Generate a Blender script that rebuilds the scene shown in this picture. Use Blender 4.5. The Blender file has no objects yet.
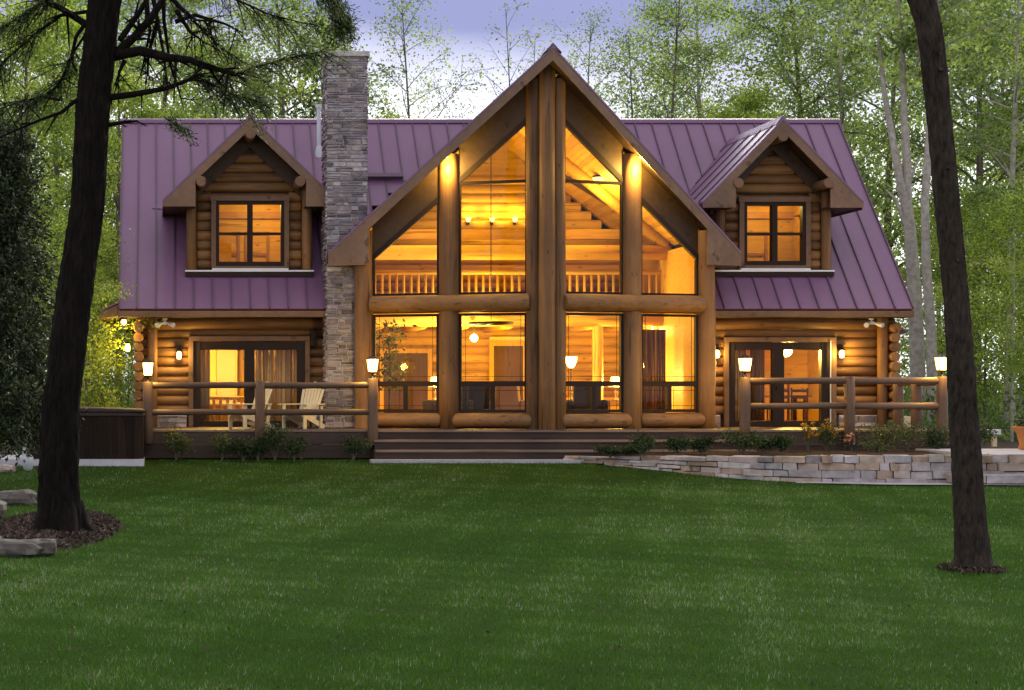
import bpy, math, random
import numpy as np
from mathutils import Vector, Matrix
R = math.radians
random.seed(7)
rng = np.random.default_rng(11)
scene = bpy.context.scene
col = scene.collection

# ------------------------------------------------------------------ camera
F, CX, HY, CAM_D, CAM_Z = 1845.0, 158.0, 388.0, 45.0, 1.6
cam_d = bpy.data.cameras.new('camera')
cam = bpy.data.objects.new('camera', cam_d); col.objects.link(cam)
cam.location = (0, -CAM_D, CAM_Z); cam.rotation_euler = (R(90), 0, 0)
cam_d.sensor_width = 36; cam_d.lens = F / 1024 * 36
cam_d.shift_x = (512 - CX) / 1024; cam_d.shift_y = (HY - 345) / 1024
cam_d.clip_start = 0.1; cam_d.clip_end = 2000
scene.camera = cam

# ------------------------------------------------------------------ sky, sun, exposure
SUN_EL, SUN_ROT = R(24), R(25)
world = bpy.data.worlds.new('World'); scene.world = world; world.use_nodes = True
wn, wl = world.node_tree.nodes, world.node_tree.links
wn.clear()
sky = wn.new('ShaderNodeTexSky'); sky.sky_type = 'NISHITA'; sky.sun_disc = False
sky.sun_elevation = SUN_EL; sky.sun_rotation = SUN_ROT
sky.air_density = 1.0; sky.dust_density = 0.6; sky.ozone_density = 3.0
tc = wn.new('ShaderNodeTexCoord'); sep = wn.new('ShaderNodeSeparateXYZ')
wl.new(tc.outputs['Generated'], sep.inputs[0])
def wramp(stops):
    r = wn.new('ShaderNodeValToRGB'); els = r.color_ramp.elements
    while len(els) < len(stops): els.new(0.5)
    for e_, (p_, v_) in zip(els, stops): e_.position = p_; e_.color = (v_, v_, v_, 1)
    return r
# dusk cloud cover: bright low band over the woods, a lavender band above it, thin warm grey cloud overhead
ramp = wramp([(0.09, 1.0), (0.135, 0.70), (0.165, 0.32), (0.20, 0.0)])
ramp2 = wramp([(0.05, 1.0), (0.30, 0.95), (0.50, 0.0)])
cn = wn.new('ShaderNodeTexNoise'); cn.inputs['Scale'].default_value = 3.0; cn.inputs['Detail'].default_value = 5
cmap = wn.new('ShaderNodeMapping'); cmap.inputs['Scale'].default_value = (1, 1, 3)
wl.new(tc.outputs['Generated'], cmap.inputs[0]); wl.new(cmap.outputs[0], cn.inputs['Vector'])
cadd = wn.new('ShaderNodeMath'); cadd.operation = 'MULTIPLY_ADD'
wl.new(cn.outputs['Fac'], cadd.inputs[0]); cadd.inputs[1].default_value = -0.12
wl.new(sep.outputs['Z'], cadd.inputs[2])
cadd2 = wn.new('ShaderNodeMath'); cadd2.operation = 'ADD'; cadd2.inputs[1].default_value = 0.06
wl.new(cadd.outputs[0], cadd2.inputs[0]); wl.new(cadd2.outputs[0], ramp.inputs[0])
SKY_STR = 0.10
def wmix(f, a_, b_):
    m_ = wn.new('ShaderNodeMixRGB')
    for i_, x_ in enumerate((f, a_, b_)):
        if isinstance(x_, float): m_.inputs[i_].default_value = x_
        elif isinstance(x_, tuple): m_.inputs[i_].default_value = (*x_, 1)
        else: wl.new(x_, m_.inputs[i_])
    return m_
high = wmix(0.72, sky.outputs[0], (5.2, 5.0, 4.9))
wl.new(cadd2.outputs[0], ramp2.inputs[0])
lav = wmix(ramp2.outputs[0], high.outputs[0], (1.15, 1.28, 2.35))
tint = wmix(ramp.outputs[0], lav.outputs[0], (7.4, 7.3, 7.6))
bg = wn.new('ShaderNodeBackground'); bg.inputs['Strength'].default_value = SKY_STR
wo = wn.new('ShaderNodeOutputWorld')
wl.new(tint.outputs[0], bg.inputs[0]); wl.new(bg.outputs[0], wo.inputs[0])

sd = bpy.data.lights.new('sun', 'SUN'); sd.energy = 1.4; sd.angle = R(40); sd.color = (1.0, 0.95, 0.88)
sun = bpy.data.objects.new('sun', sd); col.objects.link(sun)
# direction from the scene towards the sun (sky rotation is measured clockwise from +Y)
sdir = Vector((math.sin(SUN_ROT) * math.cos(SUN_EL), math.cos(SUN_ROT) * math.cos(SUN_EL), math.sin(SUN_EL)))
sun.rotation_euler = sdir.to_track_quat('Z', 'Y').to_euler()

scene.view_settings.view_transform = 'Standard'
scene.view_settings.look = 'None'
scene.view_settings.exposure = 1.5
scene.view_settings.gamma = 1.0
scene.render.engine = 'CYCLES'
scene.cycles.use_denoising = True
scene.cycles.max_bounces = 8
scene.cycles.transparent_max_bounces = 16
scene.cycles.caustics_reflective = False
scene.cycles.caustics_refractive = False
scene.cycles.sample_clamp_indirect = 6.0

# ------------------------------------------------------------------ helpers
ORG = {}
def at(px, py, D):
    return Vector(((px - CX) * D / F, D - CAM_D, CAM_Z - (py - HY) * D / F))
def pX(px, D=45.0): return (px - CX) * D / F
def pZ(py, D=45.0): return CAM_Z - (py - HY) * D / F

def tag(o, label=None, cat=None, group=None, kind=None):
    if label: o['label'] = label
    if cat: o['category'] = cat
    if group: o['group'] = group
    if kind: o['kind'] = kind
    return o
def empty(name, loc, label, cat, group=None):
    o = bpy.data.objects.new(name, None); col.objects.link(o)
    o.location = loc; o.empty_display_size = 0.2
    ORG[o] = Vector(loc)
    return tag(o, label, cat, group)
def copy_tree(o, parent=None):
    c = o.copy(); col.objects.link(c)
    if parent: c.parent = parent
    for ch in list(o.children): copy_tree(ch, c)
    return c

class MB:
    def __init__(s): s.v = []; s.f = []; s.a = []; s.s = []
    def face(s, pts, a=0.5, smooth=False):
        i = len(s.v); s.v += [tuple(p) for p in pts]
        s.f.append(tuple(range(i, i + len(pts)))); s.a.append(a); s.s.append(smooth)
    def hexa(s, p, a=0.5):      # p: 4 bottom (ccw from above) then 4 top
        i = len(s.v); s.v += [tuple(q) for q in p]
        for f in ((3,2,1,0),(4,5,6,7),(0,1,5,4),(1,2,6,5),(2,3,7,6),(3,0,4,7)):
            s.f.append(tuple(i + k for k in f)); s.a.append(a); s.s.append(False)
    def box(s, x0, x1, y0, y1, z0, z1, a=0.5):
        s.hexa([(x0,y0,z0),(x1,y0,z0),(x1,y1,z0),(x0,y1,z0),(x0,y0,z1),(x1,y0,z1),(x1,y1,z1),(x0,y1,z1)], a)
    def rbox(s, c, size, rz=0.0, rx=0.0, a=0.5, jit=0.0):
        m = Matrix.Translation(c) @ Matrix.Rotation(rz, 4, 'Z') @ Matrix.Rotation(rx, 4, 'X')
        h = [d / 2 for d in size]; P = []
        for z in (-1, 1):
            for x, y in ((-1,-1),(1,-1),(1,1),(-1,1)):
                P.append(m @ Vector((x*h[0]*(1+random.uniform(-jit,jit)), y*h[1]*(1+random.uniform(-jit,jit)), z*h[2]*(1+random.uniform(-jit,jit)))))
        s.hexa(P, a)
    def prism(s, pts, ext, a=0.5):     # planar outline + extrusion vector
        n = len(pts); pts = [Vector(p) for p in pts]; ext = Vector(ext)
        nrm = Vector((0, 0, 0))
        for k in range(n): nrm += (pts[k] - pts[0]).cross(pts[(k+1) % n] - pts[0])
        if nrm.dot(ext) > 0: pts = pts[::-1]
        i = len(s.v); s.v += [tuple(p) for p in pts] + [tuple(p + ext) for p in pts]
        s.f.append(tuple(range(i, i+n))); s.f.append(tuple(range(i+2*n-1, i+n-1, -1)))
        s.a += [a, a]; s.s += [False, False]
        for k in range(n):
            k2 = (k+1) % n
            s.f.append((i+k2, i+k, i+n+k, i+n+k2)); s.a.append(a); s.s.append(False)
    def tube(s, pts, rad, n=8, a=0.5, caps=True, wob=0.0):
        pts = [Vector(p) for p in pts]
        if not hasattr(rad, '__len__'): rad = [rad] * len(pts)
        i0 = len(s.v); t0 = (pts[1] - pts[0]).normalized()
        up = Vector((0,0,1)) if abs(t0.z) < 0.9 else Vector((1,0,0))
        u = t0.cross(up).normalized()
        for k, p in enumerate(pts):
            t = (pts[min(k+1, len(pts)-1)] - pts[max(k-1, 0)]).normalized()
            u = (u - t * u.dot(t)).normalized(); w = t.cross(u)
            for j in range(n):
                an = 2*math.pi*j/n; r = rad[k] * (1 + random.uniform(-wob, wob))
                s.v.append(tuple(p + u*(r*math.cos(an)) + w*(r*math.sin(an))))
        for k in range(len(pts)-1):
            for j in range(n):
                j2 = (j+1) % n
                s.f.append((i0+k*n+j, i0+k*n+j2, i0+(k+1)*n+j2, i0+(k+1)*n+j)); s.a.append(a); s.s.append(True)
        if caps:
            for k, rev in ((0, True), (len(pts)-1, False)):
                ring = [s.v[i0+k*n+j] for j in range(n)]
                s.face(ring[::-1] if rev else ring, a)
    def log(s, p0, p1, r, n=14, a=0.5, bev=0.02, seg=1):
        bev = max(bev, 0.002); p0, p1 = Vector(p0), Vector(p1); d = (p1-p0); L = d.length; d.normalize()
        mids = [p0 + d*(bev + (L-2*bev)*k/seg) for k in range(seg+1)]
        if seg > 1: mids = [mids[0]] + [m + Vector((random.uniform(-1,1), random.uniform(-1,1), random.uniform(-1,1)))*r*0.05 for m in mids[1:-1]] + [mids[-1]]
        s.tube([p0] + mids + [p1], [r-bev*0.8] + [r*(1+random.uniform(-.03,.03)) for _ in mids] + [r-bev*0.8], n, a)
    def disc_lathe(s, prof, c, n=16, a=0.5, sm=True):   # prof: (r,z) list bottom to top
        c = Vector(c); i0 = len(s.v)
        for r, z in prof:
            for j in range(n):
                an = 2*math.pi*j/n; s.v.append((c.x+r*math.cos(an), c.y+r*math.sin(an), c.z+z))
        for k in range(len(prof)-1):
            for j in range(n):
                j2 = (j+1) % n
                s.f.append((i0+k*n+j, i0+k*n+j2, i0+(k+1)*n+j2, i0+(k+1)*n+j)); s.a.append(a); s.s.append(sm)
        s.face([s.v[i0+j] for j in range(n)][::-1], a)
        k = len(prof)-1; s.face([s.v[i0+k*n+j] for j in range(n)], a)
    def build(s, name, mat, parent=None, bevel=0.0):
        me = bpy.data.meshes.new(name)
        org = Vector((0,0,0))
        if parent is not None: org = ORG[parent]
        V = np.array(s.v, dtype=np.float64) - np.array(org)
        me.from_pydata(V.tolist(), [], s.f)
        at_ = me.attributes.new('var', 'FLOAT', 'FACE'); at_.data.foreach_set('value', s.a)
        me.polygons.foreach_set('use_smooth', s.s)
        me.materials.append(mat); me.update()
        o = bpy.data.objects.new(name, me); col.objects.link(o)
        if parent is not None: o.parent = parent
        ORG[o] = org
        if bevel:
            b = o.modifiers.new('edge', 'BEVEL'); b.width = bevel; b.segments = 2; b.limit_method = 'ANGLE'; b.angle_limit = R(40)
        return o

def np_mesh(name, verts, nper, var, mat, parent=None, org=None):
    """many separate n-gons (cards, blades): verts (N*nper,3)"""
    me = bpy.data.meshes.new(name); n = len(verts) // nper
    if org is not None: verts = verts - np.array(org)
    me.vertices.add(len(verts)); me.vertices.foreach_set('co', np.ascontiguousarray(verts, dtype=np.float32).ravel())
    me.loops.add(n*nper); me.polygons.add(n)
    me.polygons.foreach_set('loop_start', np.arange(0, n*nper, nper, dtype=np.int32))
    me.loops.foreach_set('vertex_index', np.arange(n*nper, dtype=np.int32))
    me.update(calc_edges=True)
    a = me.attributes.new('var', 'FLOAT', 'FACE'); a.data.foreach_set('value', np.asarray(var, dtype=np.float32))
    me.materials.append(mat)
    o = bpy.data.objects.new(name, me); col.objects.link(o)
    if parent is not None: o.parent = parent
    return o

def unit(v): return v / np.maximum(np.linalg.norm(v, axis=1, keepdims=True), 1e-9)
def cards(C, size, aspect=0.55, up=0.0, direc=None):
    """leaf diamonds at C (N,3); size (N,)"""
    n = len(C); size = np.asarray(size).reshape(-1, 1) * np.ones((n, 1))
    a = unit(rng.normal(size=(n, 3))) if direc is None else unit(direc)
    b = rng.normal(size=(n, 3)); b[:, 2] *= (1 - up)
    b = unit(np.cross(a, b))
    V = np.stack([C - a*size*0.5, C + b*size*0.5*aspect - a*size*0.05, C + a*size*0.5, C - b*size*0.5*aspect - a*size*0.05], axis=1)
    return V.reshape(-1, 3)

# ------------------------------------------------------------------ materials
def mat_new(name):
    m = bpy.data.materials.new(name); m.use_nodes = True
    nt = m.node_tree; b = nt.nodes['Principled BSDF']
    return m, nt, b
def nd(nt, t, **kw):
    n = nt.nodes.new(t)
    for k, v in kw.items(): setattr(n, k, v)
    return n
def tex_noise(nt, scale, detail=4, mscale=(1,1,1), rough=0.6):
    tcn = nd(nt, 'ShaderNodeTexCoord'); mp = nd(nt, 'ShaderNodeMapping'); mp.inputs['Scale'].default_value = mscale
    nz = nd(nt, 'ShaderNodeTexNoise'); nz.inputs['Scale'].default_value = scale; nz.inputs['Detail'].default_value = detail; nz.inputs['Roughness'].default_value = rough
    nt.links.new(tcn.outputs['Object'], mp.inputs[0]); nt.links.new(mp.outputs[0], nz.inputs['Vector'])
    return nz
def ramp_node(nt, stops):
    r = nd(nt, 'ShaderNodeValToRGB'); els = r.color_ramp.elements
    while len(els) > len(stops): els.remove(els[-1])
    while len(els) < len(stops): els.new(0.5)
    for e_, (p, c) in zip(els, stops): e_.position = p; e_.color = (*c, 1)
    return r
def attr(nt, name='var'):
    a = nd(nt, 'ShaderNodeAttribute', attribute_name=name); return a
def math_(nt, op, a, b=None):
    m = nd(nt, 'ShaderNodeMath', operation=op)
    for i, x in enumerate((a, b)):
        if x is None: continue
        if isinstance(x, (int, float)): m.inputs[i].default_value = x
        else: nt.links.new(x, m.inputs[i])
    return m.outputs[0]
def mixrgb(nt, blend, fac, a, b):
    m = nd(nt, 'ShaderNodeMixRGB', blend_type=blend)
    for i, x in enumerate((fac, a, b)):
        if isinstance(x, (int, float)): m.inputs[i].default_value = x
        elif isinstance(x, tuple): m.inputs[i].default_value = (*x, 1)
        else: nt.links.new(x, m.inputs[i])
    return m.outputs[0]
def bump(nt, b, h, strength=0.3, dist=0.02):
    bn = nd(nt, 'ShaderNodeBump'); bn.inputs['Strength'].default_value = strength; bn.inputs['Distance'].default_value = dist
    nt.links.new(h, bn.inputs['Height']); nt.links.new(bn.outputs[0], b.inputs['Normal'])

def plain(name, c, rough=0.5, metal=0.0, spec=0.4, vary=0.12):
    m, nt, b = mat_new(name)
    nz = tex_noise(nt, 3.0, 5)
    k = math_(nt, 'MULTIPLY_ADD', nz.outputs['Fac'], 2*vary); k.node.inputs[2].default_value = 1 - vary
    cc = mixrgb(nt, 'MULTIPLY', 1.0, c, k)
    nt.links.new(cc, b.inputs['Base Color'])
    b.inputs['Roughness'].default_value = rough; b.inputs['Metallic'].default_value = metal
    b.inputs['Specular IOR Level'].default_value = spec
    return m
def wood(name, light, dark, axis='x', rough=0.55, sc=1.0, knots=True, spec=0.25):
    m, nt, b = mat_new(name)
    ms = {'x': (0.35, 6, 6), 'z': (6, 6, 0.35), 'y': (6, 0.35, 6), 'o': (3, 3, 3)}[axis]
    g = tex_noise(nt, 2.2*sc, 6, ms, 0.65)
    big = tex_noise(nt, 0.9, 3)
    av = attr(nt)
    t = math_(nt, 'MULTIPLY', g.outputs['Fac'], 0.75)
    t = math_(nt, 'ADD', t, math_(nt, 'MULTIPLY', av.outputs['Fac'], 0.5))
    t = math_(nt, 'ADD', t, math_(nt, 'MULTIPLY', big.outputs['Fac'], 0.3))
    rp = ramp_node(nt, [(0.42, dark), (1.05 if False else 1.0, light)])
    nt.links.new(t, rp.inputs[0]); c = rp.outputs[0]
    if knots:
        tcn = nd(nt, 'ShaderNodeTexCoord'); mp = nd(nt, 'ShaderNodeMapping')
        mp.inputs['Scale'].default_value = {'x': (1.2, 3, 3), 'z': (3, 3, 1.2), 'y': (3, 1.2, 3), 'o': (2, 2, 2)}[axis]
        vo = nd(nt, 'ShaderNodeTexVoronoi'); vo.inputs['Scale'].default_value = 1.6
        nt.links.new(tcn.outputs['Object'], mp.inputs[0]); nt.links.new(mp.outputs[0], vo.inputs['Vector'])
        kr = ramp_node(nt, [(0.05, (0.3,0.3,0.3)), (0.14, (1,1,1))]); nt.links.new(vo.outputs['Distance'], kr.inputs[0])
        c = mixrgb(nt, 'MULTIPLY', 0.8, c, kr.outputs[0])
    cs_ = {'x': (0.45, 9, 9), 'z': (9, 9, 0.45), 'y': (9, 0.45, 9), 'o': (2, 5, 2)}[axis]
    ck = tex_noise(nt, 1.3, 2, cs_, 0.5); kr2 = ramp_node(nt, [(0.30, (0.35, 0.33, 0.32)), (0.36, (1, 1, 1))]); nt.links.new(ck.outputs['Fac'], kr2.inputs[0])
    c = mixrgb(nt, 'MULTIPLY', 0.75, c, kr2.outputs[0])
    st_ = tex_noise(nt, 0.55, 5); kr3 = ramp_node(nt, [(0.35, (0.72, 0.72, 0.74)), (0.6, (1.08, 1.05, 1.0))]); nt.links.new(st_.outputs['Fac'], kr3.inputs[0])
    c = mixrgb(nt, 'MULTIPLY', 1.0, c, kr3.outputs[0])
    nt.links.new(c, b.inputs['Base Color']); b.inputs['Roughness'].default_value = rough
    b.inputs['Specular IOR Level'].default_value = spec
    bump(nt, b, g.outputs['Fac'], 0.35, 0.012)
    return m
def stone(name, stops, sc=9, rough=0.85, bs=0.6):
    m, nt, b = mat_new(name)
    av = attr(nt); nz = tex_noise(nt, sc, 8); n2 = tex_noise(nt, sc*0.25, 3)
    t = math_(nt, 'ADD', av.outputs['Fac'], math_(nt, 'MULTIPLY', math_(nt, 'SUBTRACT', n2.outputs['Fac'], 0.5), 0.35))
    rp = ramp_node(nt, stops); nt.links.new(t, rp.inputs[0])
    k = math_(nt, 'MULTIPLY_ADD', nz.outputs['Fac'], 1.1); k.node.inputs[2].default_value = 0.45
    st_ = tex_noise(nt, 1.1, 6); kr3 = ramp_node(nt, [(0.38, (0.55, 0.54, 0.50)), (0.58, (1.05, 1.03, 1.0))]); nt.links.new(st_.outputs['Fac'], kr3.inputs[0])
    nt.links.new(mixrgb(nt, 'MULTIPLY', 0.8, mixrgb(nt, 'MULTIPLY', 1.0, rp.outputs[0], k), kr3.outputs[0]), b.inputs['Base Color'])
    b.inputs['Roughness'].default_value = rough; b.inputs['Specular IOR Level'].default_value = 0.2
    bump(nt, b, nz.outputs['Fac'], bs, 0.03)
    return m
def leafmat(name, stops, trans=0.55, rough=0.5, big=True, spec=0.15):
    m, nt, b = mat_new(name)
    av = attr(nt); rp = ramp_node(nt, stops); nt.links.new(av.outputs['Fac'], rp.inputs[0])
    b.inputs['Roughness'].default_value = rough; b.inputs['Specular IOR Level'].default_value = spec
    nt.links.new(rp.outputs[0], b.inputs['Base Color'])
    tr = nd(nt, 'ShaderNodeBsdfTranslucent'); mx = nd(nt, 'ShaderNodeMixShader'); mx.inputs[0].default_value = trans
    tcol = mixrgb(nt, 'MULTIPLY', 1.0, rp.outputs[0], (1.45, 1.4, 0.85)); nt.links.new(tcol, tr.inputs[0])
    nt.links.new(b.outputs[0], mx.inputs[1]); nt.links.new(tr.outputs[0], mx.inputs[2])
    nt.links.new(mx.outputs[0], nt.nodes['Material Output'].inputs[0])
    return m
def emit(name, c, s):
    m, nt, b = mat_new(name)
    b.inputs['Base Color'].default_value = (*c, 1); b.inputs['Emission Color'].default_value = (*c, 1); b.inputs['Emission Strength'].default_value = s
    return m
def bark(name, light, dark, sc=1.0, ms=(5, 5, 0.9), bs=0.9):
    m, nt, b = mat_new(name)
    g = tex_noise(nt, 3.0*sc, 7, ms, 0.7); g2 = tex_noise(nt, 0.8, 3)
    t = math_(nt, 'ADD', math_(nt, 'MULTIPLY', g.outputs['Fac'], 0.8), math_(nt, 'MULTIPLY', g2.outputs['Fac'], 0.25))
    rp = ramp_node(nt, [(0.38, dark), (0.72, light)]); nt.links.new(t, rp.inputs[0])
    nt.links.new(rp.outputs[0], b.inputs['Base Color']); b.inputs['Roughness'].default_value = 0.95; b.inputs['Specular IOR Level'].default_value = 0.1
    bump(nt, b, g.outputs['Fac'], bs, 0.05)
    return m

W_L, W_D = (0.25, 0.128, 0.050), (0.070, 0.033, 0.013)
M = {}
M['log_x'] = wood('log_x', W_L, W_D, 'x'); M['log_y'] = wood('log_y', W_L, W_D, 'y'); M['log_z'] = wood('log_z', W_L, W_D, 'z')
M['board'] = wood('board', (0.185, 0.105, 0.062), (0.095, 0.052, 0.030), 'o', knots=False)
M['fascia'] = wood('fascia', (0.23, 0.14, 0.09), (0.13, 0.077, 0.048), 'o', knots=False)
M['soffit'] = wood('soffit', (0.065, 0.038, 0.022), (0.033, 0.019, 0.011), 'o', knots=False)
M['rail'] = wood('rail', (0.18, 0.105, 0.064), (0.075, 0.043, 0.025), 'x'); M['rail_z'] = wood('rail_z', (0.18, 0.105, 0.064), (0.075, 0.043, 0.025), 'z')
M['deck'] = wood('deck', (0.085, 0.052, 0.037), (0.035, 0.021, 0.015), 'x', 0.6, knots=False)
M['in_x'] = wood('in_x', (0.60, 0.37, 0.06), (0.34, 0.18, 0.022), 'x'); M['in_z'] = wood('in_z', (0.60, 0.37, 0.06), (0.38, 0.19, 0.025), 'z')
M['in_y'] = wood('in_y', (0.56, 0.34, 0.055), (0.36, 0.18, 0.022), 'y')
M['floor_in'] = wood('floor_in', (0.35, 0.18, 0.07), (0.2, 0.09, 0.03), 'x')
M['drywall'] = plain('drywall', (0.74, 0.56, 0.18), 0.8, vary=0.05)
M['frame'] = plain('frame', (0.022, 0.013, 0.011), 0.6, spec=0.15)
M['frame_door'] = plain('frame_door', (0.018, 0.011, 0.010), 0.55, spec=0.15)
M['dark'] = plain('dark', (0.02, 0.018, 0.02), 0.6)
M['dark_wood'] = wood('dark_wood', (0.10, 0.045, 0.02), (0.04, 0.018, 0.01), 'z')
M['white_metal'] = plain('white_metal', (0.50, 0.51, 0.54), 0.35)
M['white_paint'] = plain('white_paint', (0.52, 0.45, 0.31), 0.6)
M['flash'] = plain('flash', (0.62, 0.60, 0.60), 0.4, 0.3)
M['black_metal'] = plain('black_metal', (0.02, 0.02, 0.02), 0.4, 0.6)
M['cap_stone'] = stone('cap_stone', [(0.2, (0.36,0.34,0.33)), (0.8, (0.5,0.47,0.45))])
M['chimney'] = stone('chimney', [(0.0, (0.11,0.092,0.10)), (0.25, (0.26,0.22,0.235)), (0.45, (0.38,0.335,0.345)), (0.6, (0.33,0.27,0.25)), (0.75, (0.19,0.16,0.175)), (1.0, (0.50,0.47,0.475))], 8)
M['mortar'] = plain('mortar', (0.52, 0.49, 0.51), 0.95, vary=0.25)
M['mortar_dark'] = plain('mortar_dark', (0.06, 0.05, 0.045), 0.95, vary=0.4)
M['wallstone'] = stone('wallstone', [(0.0, (0.22,0.19,0.185)), (0.2, (0.40,0.365,0.37)), (0.45, (0.44,0.385,0.37)), (0.62, (0.33,0.235,0.17)), (0.78, (0.42,0.33,0.26)), (1.0, (0.50,0.46,0.46))], 6)
M['fieldstone'] = stone('fieldstone', [(0.0, (0.06,0.052,0.045)), (0.6, (0.17,0.15,0.13)), (1.0, (0.30,0.27,0.24))], 7)
M['lit_tread'] = wood('lit_tread', (0.24, 0.17, 0.13), (0.13, 0.09, 0.065), 'x', 0.6, knots=False)  # sky light on treads and deck edge put into a paler wood
M['tubwood'] = wood('tubwood', (0.030, 0.020, 0.015), (0.012, 0.008, 0.006), 'z', 0.85, knots=False, spec=0.08)
M['tubcover'] = plain('tubcover', (0.035, 0.022, 0.016), 0.7, vary=0.3)
M['bulb'] = emit('bulb', (1.0, 0.55, 0.15), 3.0)
M['lantern_glass'] = emit('lantern_glass', (1.0, 0.56, 0.15), 2.2)
M['shade'] = emit('shade', (1.0, 0.58, 0.15), 1.3)
M['hot_bulb'] = emit('hot_bulb', (1.0, 0.62, 0.20), 6)
M['cloth_dark'] = plain('cloth_dark', (0.03, 0.022, 0.018), 0.9)
M['cloth_tan'] = plain('cloth_tan', (0.40, 0.24, 0.09), 0.9)
M['curtain'] = wood('curtain', (0.66, 0.42, 0.16), (0.42, 0.22, 0.07), 'z', 0.9, 1.5, False)
M['curtain_brown'] = wood('curtain_brown', (0.24, 0.10, 0.035), (0.10, 0.04, 0.015), 'z', 0.9, 1.5, False)
M['terracotta'] = plain('terracotta', (0.42, 0.16, 0.045), 0.7)
M['paper'] = plain('paper', (0.6, 0.45, 0.2), 0.8, vary=0.5)
# standing seam metal
m, nt, b = mat_new('metal_roof')
nz = tex_noise(nt, 1.3, 5, (1, 0.3, 0.3))
rp = ramp_node(nt, [(0.3, (0.152, 0.070, 0.138)), (0.75, (0.190, 0.092, 0.172))]); nt.links.new(nz.outputs['Fac'], rp.inputs[0])
nt.links.new(rp.outputs[0], b.inputs['Base Color'])
nr = tex_noise(nt, 6, 4); rr = math_(nt, 'MULTIPLY_ADD', nr.outputs['Fac'], 0.2); rr.node.inputs[2].default_value = 0.30
nt.links.new(rr, b.inputs['Roughness']); b.inputs['Specular IOR Level'].default_value = 0.5
wv = tex_noise(nt, 1.6, 2, (2.2, 0.6, 0.6)); bump(nt, b, wv.outputs['Fac'], 0.25, 0.03)
M['roof'] = m
M['seam'] = plain('seam', (0.10, 0.055, 0.085), 0.45)  # seam shading put into the colour, darker than the roof pans
# window glass: clear pane, weak mirror growing at grazing angles
m = bpy.data.materials.new('glass'); m.use_nodes = True; nt = m.node_tree; nt.nodes.clear()
t_ = nd(nt, 'ShaderNodeBsdfTransparent'); t_.inputs[0].default_value = (0.95, 0.96, 0.95, 1)
g_ = nd(nt, 'ShaderNodeBsdfGlossy'); g_.inputs['Roughness'].default_value = 0.02
fr = nd(nt, 'ShaderNodeFresnel'); fr.inputs[0].default_value = 1.22
mx = nd(nt, 'ShaderNodeMixShader'); out = nd(nt, 'ShaderNodeOutputMaterial')
nt.links.new(fr.outputs[0], mx.inputs[0]); nt.links.new(t_.outputs[0], mx.inputs[1]); nt.links.new(g_.outputs[0], mx.inputs[2]); nt.links.new(mx.outputs[0], out.inputs[0])
M['glass'] = m
# ground materials
def soil(name, c1, c2, sc):
    m, nt, b = mat_new(name)
    n1 = tex_noise(nt, sc, 9, rough=0.75); n2 = tex_noise(nt, sc*0.1, 3)
    t = math_(nt, 'ADD', math_(nt, 'MULTIPLY', n1.outputs['Fac'], 0.8), math_(nt, 'MULTIPLY', n2.outputs['Fac'], 0.3))
    rp = ramp_node(nt, [(0.4, c1), (0.75, c2)]); nt.links.new(t, rp.inputs[0]); nt.links.new(rp.outputs[0], b.inputs['Base Color'])
    b.inputs['Roughness'].default_value = 1.0; b.inputs['Specular IOR Level'].default_value = 0.05
    bump(nt, b, n1.outputs['Fac'], 0.8, 0.05); return m
M['forest_floor'] = soil('forest_floor', (0.035, 0.032, 0.016), (0.11, 0.095, 0.05), 3)
M['mulch'] = soil('mulch', (0.022, 0.014, 0.010), (0.075, 0.05, 0.036), 14)
M['turf'] = soil('turf', (0.014, 0.028, 0.004), (0.035, 0.062, 0.008), 6)
M['gravel'] = soil('gravel', (0.34, 0.32, 0.33), (0.60, 0.57, 0.60), 22)
M['chip'] = stone('chip', [(0.0, (0.03,0.02,0.014)), (0.7, (0.085,0.058,0.042)), (1.0, (0.20,0.155,0.12))], 12)
M['bark_dark'] = bark('bark_dark', (0.022, 0.016, 0.013), (0.003, 0.0025, 0.002), 1.6)
M['bark_grey'] = bark('bark_grey', (0.072, 0.056, 0.042), (0.012, 0.009, 0.007), 1.8, (4, 4, 1.4), 0.6)
M['bark_pale'] = bark('bark_pale', (0.55, 0.51, 0.43), (0.24, 0.21, 0.18), 0.8, (3, 3, 2.5), 0.3)
M['bark_mid'] = bark('bark_mid', (0.22, 0.18, 0.14), (0.08, 0.065, 0.05), 1.0)
M['leaf'] = leafmat('leaf', [(0.0, (0.07, 0.115, 0.04)), (0.45, (0.22, 0.315, 0.10)), (0.8, (0.37, 0.48, 0.16)), (1.0, (0.50, 0.58, 0.25))])
M['leaf_bright'] = leafmat('leaf_bright', [(0.0, (0.08, 0.135, 0.03)), (0.45, (0.27, 0.37, 0.07)), (0.8, (0.45, 0.54, 0.11)), (1.0, (0.57, 0.63, 0.20))])
M['needle'] = leafmat('needle', [(0.0, (0.016, 0.026, 0.012)), (0.5, (0.065, 0.092, 0.036)), (1.0, (0.17, 0.21, 0.085))], 0.35)
M['needle_dark'] = leafmat('needle_dark', [(0.0, (0.012, 0.016, 0.010)), (0.5, (0.045, 0.062, 0.030)), (1.0, (0.20, 0.23, 0.11))], 0.15)
M['shrub'] = leafmat('shrub', [(0.0, (0.012, 0.02, 0.008)), (0.5, (0.035, 0.06, 0.02)), (1.0, (0.10, 0.14, 0.05))], 0.2)
M['shrub_olive'] = leafmat('shrub_olive', [(0.0, (0.03, 0.035, 0.012)), (0.5, (0.08, 0.10, 0.03)), (1.0, (0.20, 0.22, 0.09))], 0.2)
M['petal_yellow'] = leafmat('petal_yellow', [(0.0, (0.32, 0.13, 0.01)), (1.0, (0.52, 0.30, 0.02))], 0.3)
M['petal_pink'] = leafmat('petal_pink', [(0.0, (0.5, 0.15, 0.15)), (1.0, (0.7, 0.45, 0.4))], 0.3)
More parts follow.
